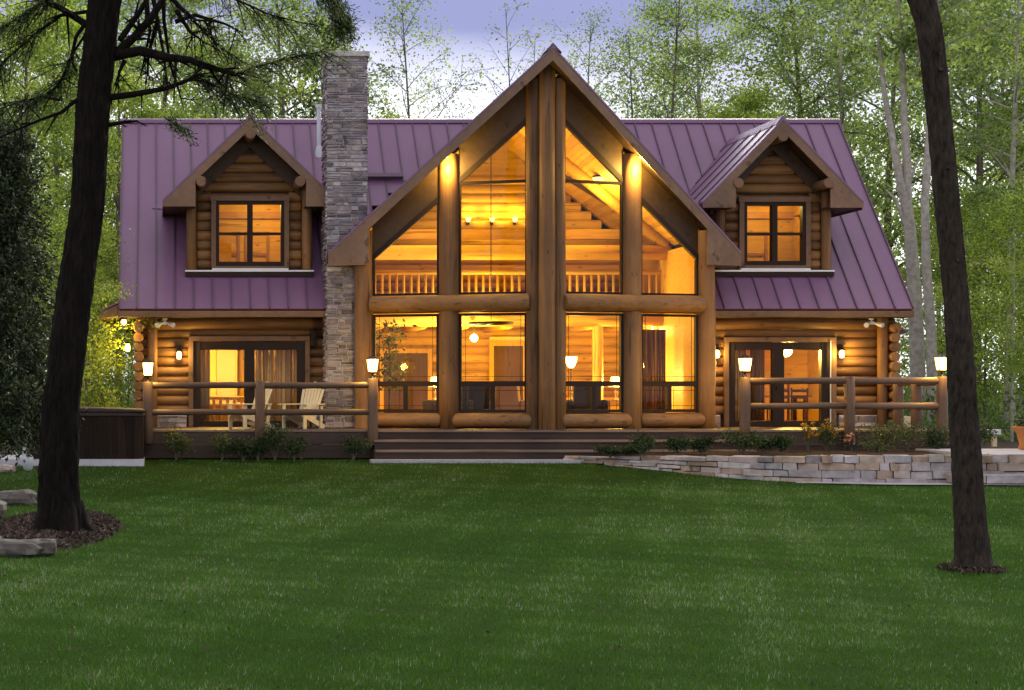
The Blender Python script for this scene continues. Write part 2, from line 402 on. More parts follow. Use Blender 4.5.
M['grass'] = leafmat('grass', [(0.0, (0.022, 0.060, 0.007)), (0.45, (0.051, 0.122, 0.016)), (0.8, (0.092, 0.178, 0.032)), (0.92, (0.15, 0.20, 0.10)), (1.0, (0.36, 0.40, 0.37))], 0.3, 0.6, spec=0.10)

def lamp(name, loc, power, color=(1.0, 0.64, 0.13), radius=0.08, parent=None):
    inside = loc[1] > 0.15 or name == 'dormer_light'
    d = bpy.data.lights.new(name, 'POINT'); d.energy = power * (1.65 if inside else 2.0); d.color = color; d.shadow_soft_size = radius
    o = bpy.data.objects.new(name, d); col.objects.link(o)
    if parent is not None: o.parent = parent; o.location = Vector(loc) - ORG[parent]
    else: o.location = loc
    return o

# ------------------------------------------------------------------ ground
def lawn_z(x, y):
    t = np.clip((-2.8 - np.asarray(y, dtype=float)) / 5.7, 0, 1); s = t*t*(3-2*t)
    return -0.35 * s + 0.015*np.sin(np.asarray(x)*0.7+np.asarray(y)*0.33)*s
def sheet(name, xs, ys, mat, dz, kind='structure'):
    nx, ny = len(xs), len(ys)
    Xg, Yg = np.meshgrid(xs, ys); Z = lawn_z(Xg, Yg) + dz
    V = np.stack([Xg, Yg, Z], -1).reshape(-1, 3).tolist()
    Fc = [(j*nx+i, j*nx+i+1, (j+1)*nx+i+1, (j+1)*nx+i) for j in range(ny-1) for i in range(nx-1)]
    me = bpy.data.meshes.new(name); me.from_pydata(V, [], Fc); me.materials.append(mat)
    me.polygons.foreach_set('use_smooth', [True]*len(Fc))
    o = bpy.data.objects.new(name, me); col.objects.link(o); o['kind'] = kind
    return o
sheet('ground', np.linspace(-400, 400, 41), np.concatenate([np.linspace(-120, -9, 20), np.linspace(-8.5, -2.5, 25), np.linspace(0, 500, 26)]), M['forest_floor'], -0.05)
sheet('lawn', np.linspace(-22, 45, 68), np.concatenate([np.linspace(-60, -9, 60), np.linspace(-8.5, -2.6, 25)]), M['turf'], -0.004)

# ------------------------------------------------------------------ log house
H = empty('log_house', (9, 0, 0), 'log house with purple standing seam metal roof and tall lit glass gable', 'house')
FL = 0.65                       # floor and deck level
GX, GHW, PY0, PYD = 8.94, 4.06, -2.54, 1.34     # glass gable: centre, half width, prow tip, prow depth
EZ, EY, RY, RZ = 3.5, -0.7, 4.25, 8.73          # eave and ridge of the main roof
SL = (RZ-EZ)/(RY-EY)
RX0, RX1 = -0.96, 18.15
D1, D2 = (2.23, 8.14, 2.12, 6.11), (15.04, 8.08, 1.93, 6.08)       # dormers: centre, apex z, half width, tail z
DY, DOV = 0.15, -0.60
def main_z(y): return EZ + SL*(y-EY)
def ridge_z(y): return 9.32 - 0.097*(y+3.24)
def gable_z(dx, y): return ridge_z(y) + (4.81-ridge_z(y))*abs(dx)/4.9
def dorm_z(d, x): return d[1] - (d[1]-d[3])/d[2]*abs(x-d[0])
def y_main(z): return EY + (z-EZ)/SL
def y_gable(dx):
    lo, hi = EY, RY
    for _ in range(40):
        y = (lo+hi)/2
        if main_z(y) < gable_z(dx, y): lo = y
        else: hi = y
    return lo
def segs(x):
    if abs(x-GX) < 4.2: return [(y_gable(abs(x-GX)), RY)]
    for d, hw in ((D1, 1.5), (D2, 1.42)):
        if abs(x-d[0]) < hw: return [(EY, DY), (min(y_main(dorm_z(d, x)), RY-0.02), RY)]
    return [(EY, RY)]
# --- main roof: pans of sheet metal with raised seams
n_pan = 42; pw = (RX1-RX0)/n_pan
rf = MB(); sm = MB(); rd = MB()
nrm = Vector((0, -SL, 1)).normalized()
def pan(mb, x0, x1, y0, y1, h0, h1, a=0.5):
    P = []
    for h in (h0, h1):
        for x, y in ((x0,y0),(x1,y0),(x1,y1),(x0,y1)):
            P.append(Vector((x, y, main_z(y))) + nrm*h)
    mb.hexa(P, a)
for k in range(n_pan):
    x0, x1 = RX0+k*pw, RX0+(k+1)*pw
    sa, sb = segs(x0+0.01), segs(x1-0.01)
    if len(sa) != len(sb): S = [(EY, RY)]
    elif len(sa) == 2: S = [(EY, DY), (min(sa[1][0], sb[1][0]), RY)]
    elif min(sa[0][0], sb[0][0]) <= EY: S = [(EY, RY)]
    else: S = [(max(sa[0][0], sb[0][0]), RY)]
    for y0, y1 in S:
        pan(rf, x0, x1, y0 - (0.06 if y0 > EY+0.1 else 0), y1, -0.02, 0.012, random.random())
        pan(rd, x0, x1, y0 - (0.02 if y0 > EY+0.1 else -0.03), y1, -0.16, -0.022)
for k in range(n_pan+1):
    x = RX0+k*pw; x = min(max(x, RX0+0.02), RX1-0.02)
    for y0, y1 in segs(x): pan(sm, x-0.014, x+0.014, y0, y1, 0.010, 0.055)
rb = [(RX0, RY, RZ), (RX1, RY, RZ), (RX1, 9.3, RZ-SL*5.05), (RX0, 9.3, RZ-SL*5.05)]
rf.prism(rb, (0, 0, -0.05), 0.5); rd.prism([(p[0], p[1], p[2]-0.06) for p in rb], (0, 0, -0.12))
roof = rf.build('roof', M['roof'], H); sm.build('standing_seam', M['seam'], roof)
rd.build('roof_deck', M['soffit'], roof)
rc = MB()
for (x0, x1) in ((RX0-0.03, RX1+0.03),):
    rc.prism([(x0, RY-0.13, RZ-0.07), (x0, RY-0.10, RZ+0.03), (x0, RY, RZ+0.06), (x0, RY+0.10, RZ+0.03), (x0, RY+0.13, RZ-0.07)], (x1-x0, 0, 0))
rc.build('ridge_cap', M['roof'], roof)
fl = MB(); pan(fl, 4.6, 6.3, y_main(6.93), y_main(6.93)+0.10, 0.06, 0.16)
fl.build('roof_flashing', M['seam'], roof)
# eave boards and soffits of the two wings
for x0, x1 in ((RX0, 4.70), (13.16, RX1)):
    fa = MB(); so = MB()
    fa.box(x0, x1, EY-0.012, EY+0.035, EZ-0.19, EZ-0.045)
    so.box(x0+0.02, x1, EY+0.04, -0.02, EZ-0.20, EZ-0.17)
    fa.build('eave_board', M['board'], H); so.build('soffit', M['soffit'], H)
for x in (RX0, RX1-0.05):
    fa = MB()
    fa.prism([(x, EY+0.04, EZ-0.17), (x, EY+0.04, EZ-0.03), (x, RY, RZ-0.10), (x, RY, RZ-0.28)], (0.05, 0, 0))
    fa.prism([(x, 9.3, RZ-SL*5.05-0.2), (x, RY+0.01, RZ-0.28), (x, RY+0.01, RZ-0.10), (x, 9.3, RZ-SL*5.05-0.07)], (0.05, 0, 0))
    fa.build('gable_end_board', M['board'], H)
# pent roofs on both gable ends
pr = MB(); pb = MB()
pr.prism([(-1.40, -0.68, 3.47), (-0.97, -0.68, 3.68), (-0.97, 4.0, 3.68), (-1.40, 4.0, 3.47)], (0, 0, -0.05))
pb.prism([(-1.40, -0.66, 3.41), (-0.97, -0.66, 3.60), (-0.97, -0.66, 3.32), (-1.40, -0.66, 3.28)], (0, 4.6, 0))
o1 = pr.build('pent_roof', M['roof'], H); pb.build('pent_board', M['board'], o1)
pr = MB(); pb = MB()
pr.prism([(19.0, 1.8, 3.06), (19.0, 6.0, 3.06), (17.95, 6.0, 3.75), (17.95, 1.8, 3.75)], (0, 0, -0.05))
pb.prism([(19.0, 1.82, 3.0), (17.95, 1.82, 3.69), (17.95, 1.82, 2.9), (18.65, 1.82, 2.88)], (0, 4.1, 0))
o1 = pr.build('pent_roof', M['roof'], H); pb.build('pent_board', M['board'], o1)

# --- log walls
CH = 0.235
def course_wall(mb, x0, x1, z0, z1, y, holes=(), r=0.125, zf=None):
    n = int(round((z1-z0)/CH)); h = (z1-z0)/n
    for i in range(n):
        z = z0 + h*(i+0.5); spans = [(x0, x1)]
        if zf: spans = [zf(z)] if zf(z) else []
        for hx0, hx1, hz0, hz1 in holes:
            if hz0-0.06 < z < hz1+0.06:
                new = []
                for a, b_ in spans:
                    if hx1 <= a or hx0 >= b_: new.append((a, b_)); continue
                    if hx0 > a: new.append((a, hx0))
                    if hx1 < b_: new.append((hx1, b_))
                spans = new
        for a, b_ in spans:
            if b_-a > 0.08: mb.log((a, y, z), (b_, y, z), r, 14, random.random(), 0.015, max(1, int((b_-a)/1.5)))
LD = (0.80, 3.68, FL, 2.80); RDo = (13.82, 16.50, FL, 2.78)
wl_ = MB(); course_wall(wl_, -0.42, 4.75, 0.95, 3.06, 0.09, [LD]); wl_.log((-0.55, 0.05, 3.17), (4.75, 0.05, 3.17), 0.16, 16, 0.2)
wl_.box(-0.5, LD[0], 0.16, 0.22, 0.3, 3.3); wl_.box(LD[1], 4.8, 0.16, 0.22, 0.3, 3.3); wl_.box(LD[0], LD[1], 0.16, 0.22, LD[3], 3.3)
wl_.build('log_wall', M['log_x'], H)
wr_ = MB(); course_wall(wr_, 13.1, 17.62, 0.95, 3.06, 0.09, [RDo]); wr_.log((13.1, 0.05, 3.17), (17.95, 0.05, 3.17), 0.16, 16, 0.2)
wr_.box(13.1, RDo[0], 0.16, 0.22, 0.3, 3.3); wr_.box(RDo[1], 17.8, 0.16, 0.22, 0.3, 3.3); wr_.box(RDo[0], RDo[1], 0.16, 0.22, RDo[3], 3.3)
wr_.build('log_wall', M['log_x'], H)
for X in (-0.47, 17.86):
    w = MB(); n = 10
    for i in range(n):
        z = 0.83 + CH*(i+0.5); ex = random.uniform(0.28, 0.4) + (0.12 if i == n-1 else 0)
        w.log((X, -ex, z), (X, 8.6, z), 0.122, 14, random.random(), 0.02, 4)
    w.prism([(X-0.08, 0.1, 3.2), (X-0.08, 8.4, 3.2), (X-0.08, RY, 7.7)], (0.16, 0, 0))
    w.build('side_wall', M['log_y'], H)
w = MB(); w.box(-0.5, 17.9, 8.45, 8.65, 0.0, 3.4); w.build('rear_wall', M['log_x'], H)
for X in (-0.14, 17.62):
    w = MB(); w.log((X, -0.13, FL), (X, -0.13, 3.3), 0.125, 14, 0.5, 0.01, 3); w.build('corner_post', M['log_z'], H)

def stone_face(mb, org, ux, uy, W, Hh, depth, hmin, hmax, lmin, lmax, gap=0.012, seedv=None):
    """coursed rubble on a rectangle: org corner, unit vectors ux (along), uy (outward normal)"""
    org, ux, uy = Vector(org), Vector(ux), Vector(uy); z = 0
    while z < Hh - 0.01:
        h = min(random.uniform(hmin, hmax), Hh - z)
        if Hh - z - h < hmin*0.6: h = Hh - z
        x = 0
        while x < W - 0.01:
            l = min(random.uniform(lmin, lmax), W - x)
            if W - x - l < lmin*0.6: l = W - x
            parts = [(z, h)] if (h < hmin*1.5 or random.random() < 0.6) else [(z, h*0.5), (z+h*0.5, h*0.5)]
            for zz, hh in parts:
                d = depth*random.uniform(0.35, 1.0); g = gap/2
                j = lambda: random.uniform(-0.006, 0.006)
                P = []
                for dz in (g, hh-g):
                    for a, o_ in ((g, 0.0), (l-g, 0.0), (l-g, 1), (g, 1)):
                        ins = 0.008 if o_ else 0
                        p = org + ux*(x + a + (ins if a < l/2 else -ins) + j()) + uy*(o_*(d+j()))
                        p.z += zz + dz + (ins if dz < hh/2 else -ins) + j(); P.append(p)
                c = ux.cross(uy)
                if c.z < 0: P = [P[1], P[0], P[3], P[2], P[5], P[4], P[7], P[6]]
                mb.hexa(P, random.random())
            x += l
        z += h
# stone footing under the log walls
for x0, x1 in ((-0.3, 0.7), (3.75, 4.0), (13.15, 13.7), (16.6, 17.75)):
    fd = MB(); fc = MB()
    fc.box(x0, x1, -0.04, 0.2, 0.0, 0.94); stone_face(fd, (x0, -0.04, 0.3), (1,0,0), (0,-1,0), x1-x0, 0.63, 0.06, 0.08, 0.17, 0.15, 0.45)
    f_ = fc.build('stone_footing', M['mortar'], H); fd.build('footing_stone', M['chimney'], f_)

# --- patio doors
def patio_door(x0, x1, z1, glass, handle_x):
    t = MB(); w = 0.115; z1t = z1 + 0.115
    t.box(x0-w+0.02, x0+0.02, -0.10, 0.15, FL+0.005, z1); t.box(x1-0.02, x1+w-0.02, -0.10, 0.15, FL+0.005, z1)
    t.box(x0-w+0.02, x1+w-0.02, -0.11, 0.15, z1+0.002, z1t)
    f = MB()
    f.box(x0+0.022, glass[0][0], -0.06, 0.13, FL+0.004, z1-0.004); f.box(glass[0][1], glass[1][0], -0.05, 0.13, FL+0.004, z1-0.004); f.box(glass[1][1], x1-0.022, -0.06, 0.13, FL+0.004, z1-0.004)
    for a, b_ in glass:
        f.box(a, b_, -0.045, 0.12, 2.53, z1-0.004); f.box(a, b_, -0.045, 0.12, FL+0.004, FL+0.15)
    fr = f.build('patio_door', M['frame_door'], H, 0.006)
    t.build('door_trim', M['board'], fr, 0.006)
    for a, b_ in glass:
        p = MB(); p.face([(a, 0.05, FL+0.15), (b_, 0.05, FL+0.15), (b_, 0.05, 2.53), (a, 0.05, 2.53)]); p.build('pane', M['glass'], fr)
    hd = MB(); hd.tube([(handle_x, -0.055, 1.55), (handle_x, -0.11, 1.57), (handle_x, -0.11, 1.78), (handle_x, -0.055, 1.80)], 0.013, 8)
    hd.build('handle', M['black_metal'], fr)
patio_door(0.84, 3.60, 2.745, ((1.04, 2.10), (2.35, 3.40)), 2.28)
patio_door(13.88, 16.42, 2.72, ((14.05, 14.98), (15.26, 16.16)), 15.05)
# downspout cord beside the right hand door
ds = MB(); ds.tube([(16.36, -0.12, 2.75), (16.36, -0.12, FL+0.02)], 0.018, 8); ds.build('downpipe', M['flash'], H)

# --- the glazed gable (prow)
def G(side, u, z, off=0.0):
    return Vector((GX + side*(GHW*u + 0.313*off*0.0) + side*0.313*off, PY0 + PYD*u - 0.95*off, z))
def gbar(mb, side, u0, u1, z0, z1, o0, o1, a=0.5):
    P = [G(side,u0,z0,o1), G(side,u1,z0,o1), G(side,u1,z0,o0), G(side,u0,z0,o0), G(side,u0,z1,o1), G(side,u1,z1,o1), G(side,u1,z1,o0), G(side,u0,z1,o0)]
    if side < 0: P = [P[1], P[0], P[3], P[2], P[5], P[4], P[7], P[6]]
    mb.hexa(P, a)
def gline(mb, side, u0, z0, u1, z1, w, o0, o1):      # sloping bar of vertical height w lying on top of the line
    P = [G(side,u0,z0,o1), G(side,u1,z1,o1), G(side,u1,z1,o0), G(side,u0,z0,o0), G(side,u0,z0+w,o1), G(side,u1,z1+w,o1), G(side,u1,z1+w,o0), G(side,u0,z0+w,o0)]
    if side < 0: P = [P[1], P[0], P[3], P[2], P[5], P[4], P[7], P[6]]
    mb.hexa(P)
def zg(u): return 8.10 - 3.66*u
def zs(u):
    return gable_z(GHW*u, PY0+PYD*u) - 0.24
UI = 0.525
for nm, u, side, r in (('c', 0, 1, 0.20), ('o', 1, -1, 0.225), ('o', 1, 1, 0.225), ('i', UI, -1, 0.235), ('i', UI, 1, 0.235)):
    p = MB(); b_ = G(side, u, FL); top = zs(u) + (0.02 if nm != 'c' else -0.02)
    if nm == 'c':
        p.log((b_.x, b_.y-0.03, FL), (b_.x, b_.y-0.03, top), r, 18, 0.5, 0.004, 6)
        o = p.build('log_post', M['log_z'], H)
        for s in (-1, 1):
            q = MB(); q.log((b_.x+s*0.30, b_.y+0.07, FL), (b_.x+s*0.30, b_.y+0.07, top-0.27), 0.155, 14, 0.3+0.2*s, 0.004, 6); q.build('post_half_log', M['log_z'], o)
    else:
        p.log(b_, (b_.x, b_.y, top), r, 18, random.random(), 0.004, 6); p.build('log_post', M['log_z'], H)
for s in (-1, 1):
    b = MB(); b.log(G(s, 0.955, 3.575, 0.17), G(s, 0.085, 3.575, 0.17), 0.20, 18, 0.75, 0.05, 5); b.build('log_beam', M['log_x'], H)
    # wall pieces: boards above the glass, header behind the beam, base
    ib = MB()
    for u0, u1 in ((0.10, 0.47), (0.58, 0.95)):
        P = [G(s,u0,zg(u0)+0.10,0.02), G(s,u1,zg(u1)+0.10,0.02), G(s,u1,zs(u1)+0.05,0.02), G(s,u0,zs(u0)+0.05,0.02)]
        ib.prism(P, G(s,0,0,-0.05)-G(s,0,0,0.02), 0.35)
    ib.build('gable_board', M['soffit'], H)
    hb = MB(); gbar(hb, s, 0.07, 0.97, 3.36, 3.775, -0.10, -0.02); hb.build('header_board', M['frame'], H)
    hb = MB(); gbar(hb, s, 0.07, 0.97, FL+0.003, 1.02, -0.10, -0.02); hb.build('base_board', M['frame'], H)
    for u0, u1 in ((0.075, 0.50), (0.565, 0.965)):
        sg = MB(); sg.log(G(s, u0, 0.845, 0.10), G(s, u1, 0.845, 0.10), 0.165, 16, random.random(), 0.07, 2); sg.build('sill_log', M['log_x'], H)
    # windows: lower bays
    for u0, u1 in ((0.10, 0.472), (0.578, 0.948)):
        f = MB(); w = 0.016; o0, o1 = -0.05, 0.03
        z0, z1, zr = 1.03, 3.34, 1.70; um = (u0+u1)/2
        gbar(f, s, u0, u0+w, z0, z1, o0, o1); gbar(f, s, u1-w, u1, z0, z1, o0, o1)
        gbar(f, s, u0+w, u1-w, z0, z0+0.07, o0, o1); gbar(f, s, u0+w, u1-w, z1-0.06, z1, o0, o1)
        gbar(f, s, u0+w, u1-w, zr-0.06, zr+0.06, o0, o1+0.012); gbar(f, s, um-0.013, um+0.013, z0+0.07, zr-0.06, o0, o1+0.006)
        fo = f.build('window', M['frame'], H)
        g = MB(); g.face([G(s,u0+w,z0,-0.02), G(s,u1-w,z0,-0.02), G(s,u1-w,z1,-0.02), G(s,u0+w,z1,-0.02)][::s]); g.build('pane', M['glass'], fo)
        mt = MB()
        for (a, b2, c, d) in ((u0+w, u1-w, zr+0.16, zr+0.172), (u0+w+0.02, u0+w+0.0225, zr+0.06, z1-0.06), (u1-w-0.0225, u1-w-0.02, zr+0.06, z1-0.06), (u0+w, u1-w, z0+0.15, z0+0.162), (u0+w, u1-w, zr-0.16, zr-0.148),
                              (u0+w+0.02, u0+w+0.0225, z0+0.07, zr-0.06), (u1-w-0.0225, u1-w-0.02, z0+0.07, zr-0.06), (um-0.035, um-0.0325, z0+0.07, zr-0.06), (um+0.0325, um+0.035, z0+0.07, zr-0.06)):
            gbar(mt, s, a, b2, c, d, -0.017, -0.009)
        mt.build('muntin', M['frame'], fo)
    # upper bays
    w = 0.013; o0, o1 = -0.05, 0.03; z0 = 3.78
    for u0, u1, zm in ((0.10, 0.472, 6.38), (0.578, 0.948, None)):
        f = MB()
        gbar(f, s, u0, u0+w, z0, zg(u0), o0, o1); gbar(f, s, u1-w, u1, z0, zg(u1), o0, o1)
        gbar(f, s, u0+w, u1-w, z0, z0+0.05, o0, o1)
        gline(f, s, u0, zg(u0)-0.02, u1, zg(u1)-0.02, 0.15, o0, o1+0.012)
        if zm: gbar(f, s, u0+w, u1-w, zm-0.035, zm+0.035, o0, o1+0.006)
        fo = f.build('window', M['frame'], H)
        g = MB(); g.face([G(s,u0,z0,-0.02), G(s,u1,z0,-0.02), G(s,u1,zg(u1),-0.02), G(s,u0,zg(u0),-0.02)][::s]); g.build('pane', M['glass'], fo)
# gable roof
def gy(dx): return -3.24 + 0.416*abs(dx)
gr = MB(); gd = MB(); gs = MB()
for s in (-1, 1):
    def pt(dx, y, h): return Vector((GX+s*dx, y, gable_z(dx, y)+h))
    yb0, yb1 = RY-0.05, y_main(4.81)+0.6
    for mb, h0, h1, e in ((gr, -0.035, 0.02, -0.03), (gd, -0.26, -0.037, 0.045)):
        ys_ = np.linspace(0, 1, 9)
        for k in range(8):
            def row(t, h):
                a = pt(0.0, gy(0)+e + (yb0-gy(0)-e)*t, h); b2 = pt(4.9, gy(4.9)+e + (yb1-gy(4.9)-e)*t, h); return a, b2
            a0, b0 = row(ys_[k], h0); a1, b1 = row(ys_[k+1], h0); c0, d0 = row(ys_[k], h1); c1, d1 = row(ys_[k+1], h1)
            P = [a0, b0, b1, a1, c0, d0, d1, c1]
            if s < 0: P = [P[1], P[0], P[3], P[2], P[5], P[4], P[7], P[6]]
            mb.hexa(P, 0.5)
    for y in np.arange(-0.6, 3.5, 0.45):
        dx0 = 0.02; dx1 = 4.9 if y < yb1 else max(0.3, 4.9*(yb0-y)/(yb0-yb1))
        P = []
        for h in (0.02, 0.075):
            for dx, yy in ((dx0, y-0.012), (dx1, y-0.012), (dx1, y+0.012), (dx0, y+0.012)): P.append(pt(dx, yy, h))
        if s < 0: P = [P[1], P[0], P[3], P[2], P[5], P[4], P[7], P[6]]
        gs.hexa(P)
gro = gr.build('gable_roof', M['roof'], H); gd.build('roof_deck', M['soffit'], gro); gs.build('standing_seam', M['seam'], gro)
cp = MB()
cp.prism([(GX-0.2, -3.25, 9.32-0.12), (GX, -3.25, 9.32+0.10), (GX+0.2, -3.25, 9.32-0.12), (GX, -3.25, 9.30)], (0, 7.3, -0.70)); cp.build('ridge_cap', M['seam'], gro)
for s in (-1, 1):
    def fp(dx, z): return Vector((GX+s*dx, gy(dx)-0.02, z))
    zt = lambda dx: gable_z(dx, gy(dx))-0.039
    P = [fp(0, zt(0)), fp(4.9, zt(4.9)), fp(4.9, 4.50), fp(3.98, 4.50), fp(3.98, zt(3.98)-0.245), fp(0, zt(0)-0.26)]
    b = MB()
    b.prism([P[0], P[1], (P[1]*0.45+P[2]*0.55) if False else P[2], P[3], P[4], P[5]], (0, 0.055, 0), 0.6); ro = b.build('rake_board', M['fascia'], H)
    e_ = MB(); e_.prism([Vector((GX+s*4.88, gy(4.88)+0.045, 4.53)), Vector((GX+s*4.0, gy(4.0)+0.045, 4.53)), Vector((GX+s*4.0, 0.4, 4.53)), Vector((GX+s*4.88, 0.4, 4.53))], (0, 0, 0.03)); e_.build('eave_return', M['board'], ro)
    e2 = MB(); e2.prism([Vector((GX+s*4.86, gy(4.9)+0.05, 4.57)), Vector((GX+s*4.86, 0.4, 4.57)), Vector((GX+s*4.86, 0.4, 4.78)), Vector((GX+s*4.86, gy(4.9)+0.05, 4.78))], (s*0.03, 0, 0)); e2.build('eave_side', M['board'], ro)
# --- dormers
def dormer(d, hw, wx0, wx1, wz0, wz1):
    cx, az, dhw, tz = d; k = (az-tz)/dhw
    zb = main_z(DY) - 0.02
    def zf(z):
        lim = (az-0.58 - z)/k
        if lim < 0.1: return None
        h = min(hw-0.26 if z < az-0.58-k*hw+0.2 else hw, lim)
        return (cx-h, cx+h)
    wm = MB(); course_wall(wm, cx-hw, cx+hw, zb+0.13, az-0.32, DY+0.1, [(wx0-0.12, wx1+0.12, wz0-0.3, wz1+0.12)], 0.13, zf)
    zk = lambda x: az-0.25-k*abs(x-cx)
    wm.prism([(cx-hw, DY+0.16, zb), (wx0-0.05, DY+0.16, zb), (wx0-0.05, DY+0.16, wz1+0.05), (cx-hw, DY+0.16, min(wz1+0.05, zk(cx-hw)))], (0, 0.05, 0))
    wm.prism([(wx1+0.05, DY+0.16, zb), (cx+hw, DY+0.16, zb), (cx+hw, DY+0.16, min(wz1+0.05, zk(cx+hw))), (wx1+0.05, DY+0.16, wz1+0.05)], (0, 0.05, 0))
    wm.prism([(cx-hw, DY+0.16, wz1+0.05), (cx+hw, DY+0.16, wz1+0.05), (cx+hw, DY+0.16, zk(hw+cx)), (cx, DY+0.16, zk(cx)), (cx-hw, DY+0.16, zk(hw+cx))], (0, 0.05, 0))
    W = wm.build('dormer', M['log_x'], H)
    for s in (-1, 1):
        ck = MB(); x = cx+s*(hw-0.03); zt = zk(cx+hw)+0.02; yb = min(y_main(zt)+0.1, RY)
        ck.prism([(x, DY+0.2, zb), (x, DY+0.2, zt), (x, yb, zt), (x, yb, zt-0.15)], (-s*0.06, 0, 0))
        ck.build('cheek_wall', M['log_y'], W)
    for s in (-1, 1):
        p = MB(); x = cx+s*(hw-0.12); p.log((x, DY-0.02, zb+0.12), (x, DY-0.02, zk(x)), 0.125, 14, random.random(), 0.004, 2); p.build('corner_post', M['log_z'], W)
    # roof
    rm, dm, ss = MB(), MB(), MB(); vf = MB()
    for s in (-1, 1):
        yr, yt = min(y_main(az)+0.08, RY), y_main(tz)+0.12
        for mb, h0, h1, e in ((rm, -0.035, 0.015, -0.03), (dm, -0.19, -0.037, 0.04)):
            P = []
            for h in (h0, h1):
                P += [Vector((cx, DOV+e, az+h)), Vector((cx+s*dhw, DOV+e, tz+h)), Vector((cx+s*dhw, yt, tz+h)), Vector((cx, yr, az+h))]
            if s < 0: P = [P[1], P[0], P[3], P[2], P[5], P[4], P[7], P[6]]
            mb.hexa(P)
        y = DOV+0.35
        while y < yr-0.3:
            f1 = 1.0 if y < yt else (yr-y)/(yr-yt)
            P = []
            for h in (0.015, 0.06):
                for t, yy in ((0.03, y-0.012), (f1, y-0.012), (f1, y+0.012), (0.03, y+0.012)):
                    P.append(Vector((cx+s*dhw*t, yy, az+(tz-az)*t+h)))
            if s < 0: P = [P[1], P[0], P[3], P[2], P[5], P[4], P[7], P[6]]
            ss.hexa(P); y += 0.9
        v0, v1 = Vector((cx, yr-0.02, az)), Vector((cx+s*dhw, yt-0.1, tz))
        q = Vector((s*0.26, 0.02, 0.02)); up = nrm*0.05
        P = [v0+up*0.2, v1+up*0.2, v1+q+up*0.2, v0+q+up*0.2, v0+up, v1+up, v1+q+up, v0+q+up]
        if s < 0: P = [P[1], P[0], P[3], P[2], P[5], P[4], P[7], P[6]]
        vf.hexa(P)
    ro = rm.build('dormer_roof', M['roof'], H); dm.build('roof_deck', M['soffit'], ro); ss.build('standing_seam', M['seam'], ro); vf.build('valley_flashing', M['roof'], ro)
    rc = MB(); rc.prism([(cx-0.16, DOV-0.01, az-0.13), (cx-0.02, DOV-0.01, az+0.07), (cx+0.02, DOV-0.01, az+0.07), (cx+0.16, DOV-0.01, az-0.13), (cx, DOV-0.01, az+0.02)], (0, min(y_main(az), RY)-DOV-0.1, 0)); rc.build('ridge_cap', M['roof'], ro)
    for s in (-1, 1):
        zt = lambda dx: az-k*dx-0.038
        yv = DOV-0.02; bx = dhw-0.79; bz = tz-0.14
        P = [(cx, yv, zt(0)), (cx+s*dhw, yv, zt(dhw)), (cx+s*dhw, yv, bz), (cx+s*bx, yv, bz), (cx+s*bx, yv, zt(bx)-0.24), (cx, yv, zt(0)-0.26)]
        b = MB(); b.prism(P, (0, 0.055, 0), 0.55+0.1*s); bo = b.build('rake_board', M['fascia'], ro)
        e_ = MB(); e_.box(min(cx+s*bx, cx+s*(dhw-0.02)), max(cx+s*bx, cx+s*(dhw-0.02)), DOV+0.04, y_main(bz)+0.3, bz+0.01, bz+0.04); e_.build('eave_return', M['soffit'], ro)
        # inner raking board on the wall
        ir = MB(); ir.prism([(cx, DY-0.04, az-0.20), (cx+s*(hw+0.1), DY-0.04, az-0.20-k*(hw+0.1)), (cx+s*(hw+0.1), DY-0.04, az-0.66-k*(hw+0.1)), (cx, DY-0.04, az-0.66)], (0, 0.10, 0)); ir.build('wall_board', M['soffit'], W)
    for dx, z in ((0, az-0.42), (-1.19*dhw/2.12, az-0.30-k*1.19*dhw/2.12-0.13), (1.19*dhw/2.12, az-0.30-k*1.19*dhw/2.12-0.13)):
        p = MB(); p.log((cx+dx, DOV-0.07 if dx else DOV-0.03, z), (cx+dx, DY+0.1, z), 0.125, 16, 0.9, 0.012); p.build('purlin_end', M['board'], W)
    # window
    f = MB(); fw = 0.075; y0, y1 = DY-0.08, DY+0.12; mx_ = (wx0+wx1)/2; mz = wz0 + (wz1-wz0)*0.50
    f.box(wx0, wx0+fw, y0, y1, wz0, wz1); f.box(wx1-fw, wx1, y0, y1, wz0, wz1)
    f.box(wx0+fw, wx1-fw, y0, y1, wz0, wz0+fw+0.03); f.box(wx0+fw, wx1-fw, y0, y1, wz1-fw, wz1)
    f.box(mx_-0.065, mx_+0.065, y0-0.006, y1, wz0+fw+0.03, wz1-fw); f.box(wx0+fw, mx_-0.065, y0+0.01, y1, mz-0.028, mz+0.028); f.box(mx_+0.065, wx1-fw, y0+0.01, y1, mz-0.028, mz+0.028)
    fo = f.build('window', M['frame'], H)
    g = MB(); g.face([(wx0+0.03, DY+0.06, wz0+0.03), (wx1-0.03, DY+0.06, wz0+0.03), (wx1-0.03, DY+0.06, wz1-0.03), (wx0+0.03, DY+0.06, wz1-0.03)]); g.build('pane', M['glass'], fo)
    t = MB(); tw = 0.12
    t.box(wx0-tw, wx0-0.004, DY-0.11, DY+0.1, wz0-0.06, wz1+0.004); t.box(wx1+0.004, wx1+tw, DY-0.11, DY+0.1, wz0-0.06, wz1+0.004); t.box(wx0-tw-0.02, wx1+tw+0.02, DY-0.12, DY+0.1, wz1+0.006, wz1+0.13); t.box(wx0, wx1, DY-0.11, DY+0.1, wz0-0.14, wz0-0.003)
    t.build('window_trim', M['board'], fo)
